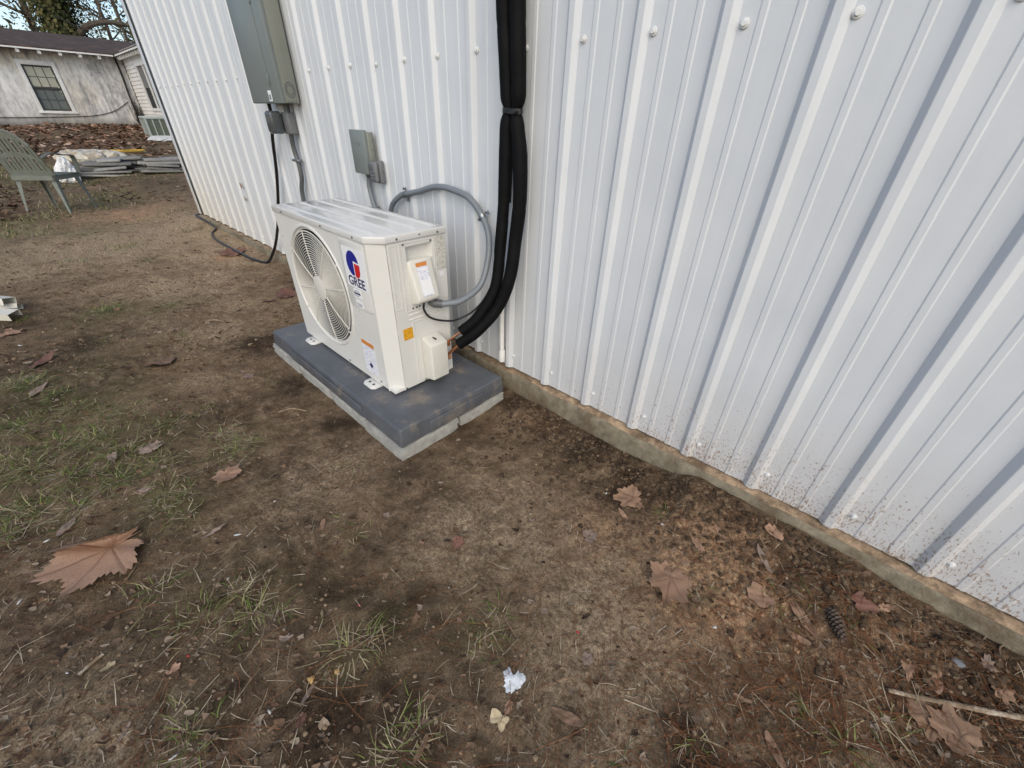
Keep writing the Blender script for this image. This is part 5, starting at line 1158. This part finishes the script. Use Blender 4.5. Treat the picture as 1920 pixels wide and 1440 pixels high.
# ================================================================== OLD HOUSE
HX, HY1, HZ0, HZ1 = -25.0, 3.18, .30, 2.98
def stain_mat(name, base, dark, ochre):
    m, nt, b = nodes(name); tc = N(nt, 'ShaderNodeTexCoord'); mp = N(nt, 'ShaderNodeMapping'); nt.links.new(tc.outputs['Object'], mp.inputs[0]); mp.inputs['Scale'].default_value = (1, 1, .33)
    n1 = tex(nt, 2.3, 8, .72, vec=mp.outputs[0]); n2 = tex(nt, 8, 6, .75, vec=mp.outputs[0]); n3 = tex(nt, .55, 3, vec=tc.outputs['Object'])
    c = mix(nt, ramp(nt, n3.outputs[0], [(.42, (0, 0, 0)), (.62, (1, 1, 1))]).outputs[0], base, ochre)
    f = math_(nt, 'MULTIPLY', ramp(nt, n1.outputs[0], [(.34, (0, 0, 0)), (.57, (1, 1, 1))]).outputs[0], ramp(nt, n2.outputs[0], [(.30, (0, 0, 0)), (.58, (1, 1, 1))]).outputs[0])
    c = mix(nt, math_(nt, 'MULTIPLY', f, .9), c, dark)
    sp = N(nt, 'ShaderNodeSeparateXYZ'); nt.links.new(tc.outputs['Object'], sp.inputs[0])
    mr = N(nt, 'ShaderNodeMapRange'); nt.links.new(math_(nt, 'ADD', sp.outputs[2], math_(nt, 'MULTIPLY', n2.outputs[0], .5)), mr.inputs[0])
    for i, q in ((1, 1.15), (2, .75), (3, 0), (4, 1)): mr.inputs[i].default_value = q
    c = mix(nt, math_(nt, 'MULTIPLY', mr.outputs[0], .9), c, (.055, .05, .04))           # damp grime along the foot
    nt.links.new(c, b.inputs['Base Color']); b.inputs['Roughness'].default_value = .9; return m
M_house = stain_mat('mildewed_paint', (.76, .755, .73), (.20, .20, .21), (.70, .65, .54)); M_siding = stain_mat('white_siding', (.76, .76, .75), (.55, .54, .52), (.74, .72, .66))
M_trimw = simple('white_wood_trim', (.68, .68, .66), .6, .12, 8, dirt=(.36, .33, .28), dirt_scale=3, dirt_lo=.6); M_roof = simple('old_shingles', (.060, .040, .031), .9, .45, 3, .6, 14, dirt=(.13, .075, .05), dirt_scale=2.2, dirt_lo=.52)
M_glass, nt_, b_ = nodes('dark_glass'); b_.inputs['Base Color'].default_value = (.13, .145, .14, 1); b_.inputs['Roughness'].default_value = .12
M_shade = simple('window_shade', (.40, .40, .32), .5, .1, 6); M_sash = simple('dark_sash', (.055, .058, .055), .5, .2, 10); M_screen = simple('grey_screen', (.16, .16, .15), .7, .2, 20)
house = empty('old_house', (HX, 0, .45), 0, 'old single storey white house with mildewed walls and dark shingle roof', 'house')
wy0, wy1, wz0, wz1 = .13, .95, 1.055, 2.475
mb = MB(); T = .18
for (a, b, c, d) in ((-14, wy0, HZ0, HZ1), (wy1, HY1, HZ0, HZ1), (wy0, wy1, HZ0, wz0), (wy0, wy1, wz1, HZ1)): mb.box((HX - T, a, c), (HX, b, d))
mb.build('main_wall', M_house, house)
MB().box((HX - .001, -14, 2.545), (HX + .012, HY1, 2.565)).build('wall_batten', M_house, house)
win = empty('window', (HX, .54, 1.0)); win.parent = house; win.matrix_parent_inverse = pinv(house)
for (a, b, c, d, nm) in ((wy0 - .12, wy0 - .002, wz0 - .02, wz1 + .14, 'casing'), (wy1 + .002, wy1 + .12, wz0 - .02, wz1 + .14, 'casing'), (wy0 - .002, wy1 + .002, wz1 + .002, wz1 + .14, 'casing'), (wy0 - .16, wy1 + .16, wz0 - .09, wz0 - .02, 'sill')):
    MB().box((HX + .001, a, c), (HX + (.03 if nm == 'casing' else .07), b, d)).build(nm, M_trimw, win, bevel=.004)
mid_z = (wz0 + wz1) / 2
for (za, zb, xo, mt) in ((mid_z, wz1, -.05, M_shade), (wz0, mid_z, -.085, M_glass)):
    mb = MB(); x1 = HX + xo; fr_ = .045
    mb.box((x1 - .03, wy0, za), (x1, wy0 + fr_, zb)); mb.box((x1 - .03, wy1 - fr_, za), (x1, wy1, zb)); mb.box((x1 - .031, wy0 + fr_, zb - fr_), (x1 - .001, wy1 - fr_, zb)); mb.box((x1 - .031, wy0 + fr_, za), (x1 - .001, wy1 - fr_, za + fr_))
    pw = (wy1 - wy0 - 2 * fr_) / 3; ph_ = (zb - za - 2 * fr_) / 2
    for k in (1, 2): mb.box((x1 - .028, wy0 + fr_ + pw * k - .010, za + fr_), (x1 - .003, wy0 + fr_ + pw * k + .010, zb - fr_))
    mb.box((x1 - .027, wy0 + fr_, za + fr_ + ph_ - .010), (x1 - .0035, wy1 - fr_, za + fr_ + ph_ + .010)); mb.build('sash', M_sash, win)
    for i in range(3):
        for j in range(2):
            g = .010; MB().box((x1 - .022, wy0 + fr_ + pw * i + g, za + fr_ + ph_ * j + g), (x1 - .016, wy0 + fr_ + pw * (i + 1) - g, za + fr_ + ph_ * (j + 1) - g)).build('pane', M_shade if mt is M_shade or (i > 0 and j == 0 and False) else M_glass, win)
MB().box((HX - .60, wy0 + .04, wz0), (HX - .55, wy1 - .04, wz1)).build('curtain', simple('grey_curtain', (.20, .22, .21), .8, .2, 6), win)
# eaves: rafter tails, fascia, roof
EXx = HX + .62; ez = 2.92
for k in range(-24, 2):
    y = 2.42 + k * .555
    if y > 2.7: continue
    MB().prism([(HX + .002, y - .045, 2.88), (HX + .002, y - .045, 3.02), (EXx - .05, y - .045, 2.915), (EXx - .05, y - .045, 2.80), (EXx - .14, y - .045, 2.78)], (0, .09, 0)).build('rafter_tail', M_trimw, house)
def slab(pts, th, name, mat, parent): MB().prism(pts, (0, 0, th)).build(name, mat, parent)
ridge_x, ridge_z = -29.6, 3.83
slab([(EXx, -14.4, 2.925), (EXx, 3.0, 2.925), (HX - .02, 3.55, 3.06), (ridge_x, 6.3, ridge_z), (ridge_x, -14.4, ridge_z)], .07, 'roof', M_roof, house)
slab([(ridge_x - .001, -14.4, ridge_z), (ridge_x - .001, 6.3, ridge_z), (-34.5, 6.3, 2.9), (-34.5, -14.4, 2.9)], .07, 'roof', M_roof, house)
MB().box((EXx - .012, -14.4, 2.905), (EXx + .012, 2.86, 2.950)).build('drip_edge', M_trimw, house)
MB().box((HX + .05, -14, 2.925), (EXx - .02, HY1 - .3, 2.9249)).build('soffit', M_roof, house)
# wing: lap siding facing the yard
WY = 3.22; WX1 = -17.0
wy_ = [(-22.86, -21.82), (-21.74, -20.70)]
ps = None
for k in range(22):
    z = HZ0 + .10 + k * .125
    segs = [(HX + .02, WX1)] if not (1.15 < z + .06 < 2.62) else [(HX + .02, -22.96), (-20.60, WX1)]
    for (a, b) in segs: MB().prism([(a, WY - .028, z), (a, WY, z), (a, WY, z + .125), (a, WY - .006, z + .125)], (b - a, 0, 0)).build('siding_board', M_siding, house)
MB().box((HX + .02, WY, HZ0 - .1), (WX1, WY + .15, 1.20)).build('wing_wall', M_siding, house); MB().box((HX + .02, WY + .001, 2.60), (WX1, WY + .15, HZ1)).build('wing_wall', M_siding, house)
MB().box((HX + .02, WY + .002, 1.20), (-22.9, WY + .15, 2.60)).build('wing_wall', M_siding, house); MB().box((-20.66, WY + .002, 1.20), (WX1, WY + .15, 2.60)).build('wing_wall', M_siding, house)
w2 = empty('window', (-22.2, WY, 1.0)); w2.parent = house; w2.matrix_parent_inverse = pinv(house)
for (a, b, c, d) in ((-22.96, -22.86, 1.14, 2.66), (-21.82, -21.74, 1.24, 2.56), (-20.70, -20.60, 1.14, 2.66), (-22.86, -20.70, 2.56, 2.66), (-22.86, -20.70, 1.14, 1.24)): MB().box((a, WY - .05, c), (b, WY - .005, d)).build('casing', M_trimw, w2)
for a, b in wy_:
    MB().box((a, WY - .012, 1.88), (b, WY - .006, 2.56)).build('pane', M_screen, w2); MB().box((a, WY + .01, 1.24), (b, WY + .016, 1.90)).build('pane', M_dark, w2)
for k in range(18):
    x = HX + .75 + k * .42; MB().prism([(x - .04, WY - .002, 2.88), (x - .04, WY - .002, 3.02), (x - .04, WY - .26, 2.93), (x - .04, WY - .26, 2.82), (x - .04, WY - .20, 2.81)], (.08, 0, 0)).build('rafter_tail', M_trimw, house)
slab([(HX + .50, WY - .30, 2.942), (WX1 + .4, WY - .30, 2.942), (WX1 + .4, 7.5, 3.90), (-29.0, 7.5, 3.90), (HX - .03, WY + .3, 3.07)], .07, 'roof', M_roof, house)
MB().box((HX + .66, WY - .315, 2.920), (WX1 + .4, WY - .292, 2.965)).build('drip_edge', M_trimw, house)
MB().box((WX1 - .15, WY + .15, HZ0), (WX1, 7.3, 3.1)).build('wing_end_wall', M_siding, house)
mb = MB(); mb.tube(spline([(HX + .06, 2.98, 2.9), (HX + .05, 2.99, 2.3), (HX + .06, 2.96, 1.7), (HX + .08, 2.97, 1.3), (HX + .06, 2.98, .5)], 5), [.035] * 21, 7); mb.build('drain_pipe', M_dark, house, True)
mb = MB(); mb.tube(spline([(HX + .03, 2.85, 1.45), (HX + .03, 2.3, 1.12), (HX + .03, 1.6, .93), (HX + .03, .6, .86), (HX + .03, -1.5, .80), (HX + .03, -5, .85)], 8), .012, 5); mb.build('wall_cable', M_dark, house, True)
# dry vine in the inner corner
vine = empty('dry_vine', (HX + .1, 3.0, .5), 0, 'dark dry vine climbing the inner corner of the old house', 'vine'); mb = MB(); rv_ = random.Random(3)
for k in range(26):
    x, y, z = HX + .08 + rv_.uniform(0, .10), 3.0 + rv_.uniform(-.10, .10), .5 + rv_.uniform(0, .3); pts = []
    for i in range(6): pts.append((x, y, z)); x += rv_.uniform(-.04, .10); y += rv_.uniform(-.07, .06); z += rv_.uniform(.05, .22)
    mb.tube(pts, [.016, .013, .011, .009, .007, .004], 4)
mb.build('stems', simple('vine_bark', (.035, .028, .022), .9, .3), vine, True)
# condenser unit beside the wing and a white sheet in front of it
M_cond = simple('pale_green_grey_enamel', (.36, .40, .37), .5, .1, 4); M_coil = simple('coil_guard', (.10, .115, .085), .6, .3, 30)
cx0, cx1, cy0, cy1 = -18.80, -18.02, 1.97, 2.75; cz = float(gz(-18.3, 2.3, False)); cnd = empty('condenser_unit', (-18.4, 2.35, cz), 0, 'old square grey green condenser unit beside the house wing', 'condenser')
MB().box((cx0 + .03, cy0 + .03, cz + .03), (cx1 - .03, cy1 - .03, cz + .50)).build('coil', M_coil, cnd)
MB().box((cx0, cy0, cz + .50), (cx1, cy1, cz + .58)).build('top_pan', M_cond, cnd, bevel=.02); MB().box((cx0 - .01, cy0 - .01, cz - .02), (cx1 + .01, cy1 + .01, cz + .05)).build('base_pan', M_cond, cnd, bevel=.01)
for (x, y) in ((cx0, cy0), (cx1 - .05, cy0), (cx0, cy1 - .05), (cx1 - .05, cy1 - .05)): MB().box((x, y, cz + .05), (x + .05, y + .05, cz + .50)).build('corner_post', M_cond, cnd)
for k in range(1, 4): MB().box((cx1 - .028, cy0 + k * .19, cz + .05), (cx1 - .012, cy0 + k * .19 + .03, cz + .50)).build('guard_bar', M_cond, cnd); 
for k in range(1, 4): MB().box((cx0 + k * .19, cy0 + .012, cz + .05), (cx0 + k * .19 + .03, cy0 + .028, cz + .50)).build('guard_bar', M_cond, cnd)
crumple('white_tarp', (-17.0, 2.15, .0), .45, .40, .09, W_chip, 'white sheet lying on the leaves in front of the condenser', 'tarp', 14)

# ================================================================== TREES behind the house
M_bark = simple('tree_bark', (.105, .085, .062), .9, .45, 2.5, .6, 12, dirt=(.24, .22, .16), dirt_scale=1.3, dirt_lo=.55)
M_ivy = by_attr('ivy_leaves', [(0, (.025, .032, .010)), (.5, (.07, .075, .022)), (1, (.17, .145, .055))], .7, .3, 3)
M_pine = by_attr('pine_foliage', [(0, (.035, .048, .018)), (.6, (.10, .10, .04)), (1, (.24, .19, .09))], .7, .3, 3)
rt_ = random.Random(77)
def limb(mb, p, d, L, r0, depth, tips, wob=.28, rat=.72, up=.05):
    n = 6; pts = [p]; rr = [r0]; q = Vector(p); dd = Vector(d).normalized()
    for i in range(n):
        dd = (dd + Vector((rt_.gauss(0, wob), rt_.gauss(0, wob), rt_.gauss(0, wob) + up)) * .32).normalized(); q = q + dd * (L / n); pts.append(q.copy()); rr.append(r0 * (1 - .55 * (i + 1) / n))
    mb.tube(pts, rr, 7 if r0 > .08 else (5 if r0 > .02 else 3), False)
    if depth <= 0: tips.append((q.copy(), dd.copy())); return
    for k in range(rt_.choice([2, 3, 3])):
        i = rt_.choice([3, 4, 5, 6]); b = pts[i]; nd = (dd + Vector((rt_.gauss(0, .75), rt_.gauss(0, .75), rt_.gauss(0, .5) + .15))).normalized(); limb(mb, b, nd, L * rat * rt_.uniform(.7, 1.1), rr[i] * .68, depth - 1, tips, wob, rat, up)
def foliage(mb, centers, n, spread, size, flat=1.):
    for c, _ in centers:
        for _k in range(n):
            p = c + Vector((rt_.gauss(0, spread), rt_.gauss(0, spread), rt_.gauss(0, spread * flat))); a = Vector((rt_.gauss(0, 1), rt_.gauss(0, 1), rt_.gauss(0, 1))).normalized(); b = a.orthogonal().normalized(); s_ = size * rt_.uniform(.5, 1.3)
            mb.add([p - a * s_, p + b * s_ * .4, p + a * s_, p - b * s_ * .4], [(0, 1, 2, 3)], rt_.random())
def tree(name, loc, H, r0, limbs, label, depth=3, fol=(0, 0, 0), group='trees behind the old house', lean=(0, 0), first=.25, fmat=M_pine, spreadL=.42):
    g0 = float(gz(loc[0], loc[1], False)); t = empty(name, (loc[0], loc[1], g0), 0, label, 'tree', group); mb = MB(); tips = []; P_ = []
    for i in range(9):
        f = i / 8; P_.append(Vector((loc[0] + lean[0] * f * H + rt_.gauss(0, .05) * H * .1, loc[1] + lean[1] * f * H + rt_.gauss(0, .05) * H * .1, g0 - .1 + f * H)))
    mb.tube(P_, [r0 * (1.25 if i == 0 else 1 - .75 * i / 8) for i in range(9)], 10, False); mb.build('trunk', M_bark, t, True)
    mb = MB()
    for k in range(limbs):
        f = first + (1 - first) * (k + .5) / limbs; i = min(7, int(f * 8)); b = P_[i].lerp(P_[i + 1], f * 8 - i); a = k * 2.4 + rt_.uniform(-.5, .5); limb(mb, b, Vector((math.cos(a), math.sin(a), rt_.uniform(.1, .7))), H * spreadL * (1 - .5 * f), r0 * (1 - .7 * f) * .5, depth, tips)
    cr = mb.build('crown', M_bark, t, True)
    if fol[0]: mb = MB(); foliage(mb, tips, *fol); mb.build('leaves', fmat, cr, attr=True)
    return t, P_
tr, P_ = tree('oak_tree', (-36, 3.05, 0), 13, .55, 7, 'thick ivy covered oak trunk rising behind the middle of the house roof', 3, (5, .35, .10), first=.42)
# ivy mantle round its trunk
mb = MB()
for k in range(9500):
    f = rt_.random() * .62; i = min(7, int(f * 8)); b = P_[i].lerp(P_[i + 1], f * 8 - i); a = rt_.uniform(0, 6.28); rr = rt_.uniform(.35, 1.0) * (1.05 if f < .5 else .75) * (1 + .25 * math.sin(9 * f + 2 * a)); p = b + Vector((math.cos(a) * rr, math.sin(a) * rr, rt_.gauss(0, .1))); n_ = Vector((math.cos(a), math.sin(a), rt_.uniform(-.2, .8))).normalized(); u1 = n_.orthogonal().normalized(); u2 = n_.cross(u1); s_ = rt_.uniform(.05, .12)
    mb.add([p - u1 * s_, p + u2 * s_ * .8, p + u1 * s_, p - u2 * s_ * .8], [(0, 1, 2, 3)], rt_.random())
mb.build('ivy', M_ivy, tr, attr=True)
# its big bare limb reaching right
mb = MB(); mb.tube(spline([(-35.9, 3.3, 4.2), (-35.2, 3.85, 4.75), (-35, 4.35, 5.0), (-35, 5.1, 5.15), (-35, 6.0, 5.15), (-34.8, 8.2, 5.6)], 5), [.16 - .0035 * i for i in range(26)], 8); tips_ = []
for k, b in enumerate([(-35, 4.6, 5.05), (-35, 5.5, 5.15), (-34.9, 7.0, 5.3)]): limb(mb, Vector(b), Vector((rt_.uniform(-.3, .3), rt_.uniform(-.2, .6), 1)), 2.2, .06, 2, tips_)
mb.build('limb', M_bark, tr, True)
tree('leaning_tree', (-34.5, -2.6, 0), 10, .28, 9, 'bare tree with slanting limbs behind the left end of the roof', 4, (4, .3, .09), lean=(.0, -.20), first=.25)
tree('leaning_tree', (-35.5, -.7, 0), 12, .30, 9, 'forked bare tree just left of the ivy covered oak', 4, (3, .3, .09), lean=(.03, -.28), first=.22)
tree('thin_tree', (-38, 5.4, 0), 13, .12, 12, 'slender bare tree right of the ivy covered oak above the roof corner', 3, (9, .35, .09), first=.22)
tree('thin_tree', (-44, 7.2, 0), 14, .12, 12, 'slim tree with hanging twigs beside the shed corner', 3, (12, .45, .11), first=.2)
tree('pine_tree', (-50, -4.5, 0), 17, .30, 16, 'dark pine standing far behind the left end of the roof', 2, (30, .6, .16), first=.2, spreadL=.25)
tree('pine_tree', (-54, 3.6, 0), 18, .3, 17, 'tall pine far behind the ivy covered oak', 2, (26, .6, .16), first=.25, spreadL=.22)
tree('pine_tree', (-52, 9.5, 0), 18, .3, 17, 'tall pine far off next to the shed corner', 2, (30, .6, .16), first=.2, spreadL=.22)
for i, (x, y, lb_) in enumerate([(-42, -7, 'leafy understorey tree behind the roof at the far left'), (-41, 1.0, 'olive understorey bush low behind the roof left of the oak'), (-45, 6.0, 'yellowish understorey bush low behind the roof right of the oak'), (-43, 10.5, 'brownish understorey bush behind the roof near the shed'), (-40, -3.2, 'green understorey bush low behind the roof at the left')]):
    tree('understorey_tree', (x, y, 0), 6.5, .08, 9, lb_, 2, (26, .42, .10), first=.3, group='bushes behind the old house')
# far wood closing the view
wood = MB()
for k in range(70):
    a = R_(100 + 150 * k / 70 + rt_.uniform(-1, 1)); d_ = rt_.uniform(75, 100); x, y = d_ * math.cos(a), d_ * math.sin(a); H = rt_.uniform(7, 12); c = []
    for j in range(7): c.append((Vector((x + rt_.gauss(0, 2.2), y + rt_.gauss(0, 2.2), .5 + H * rt_.uniform(.05, .95))), None))
    foliage(wood, c, 30, 1.3, .42)
tag(wood.build('far_wood', M_pine, attr=True), 'distant line of woodland beyond the house', 'wood', kind='stuff')
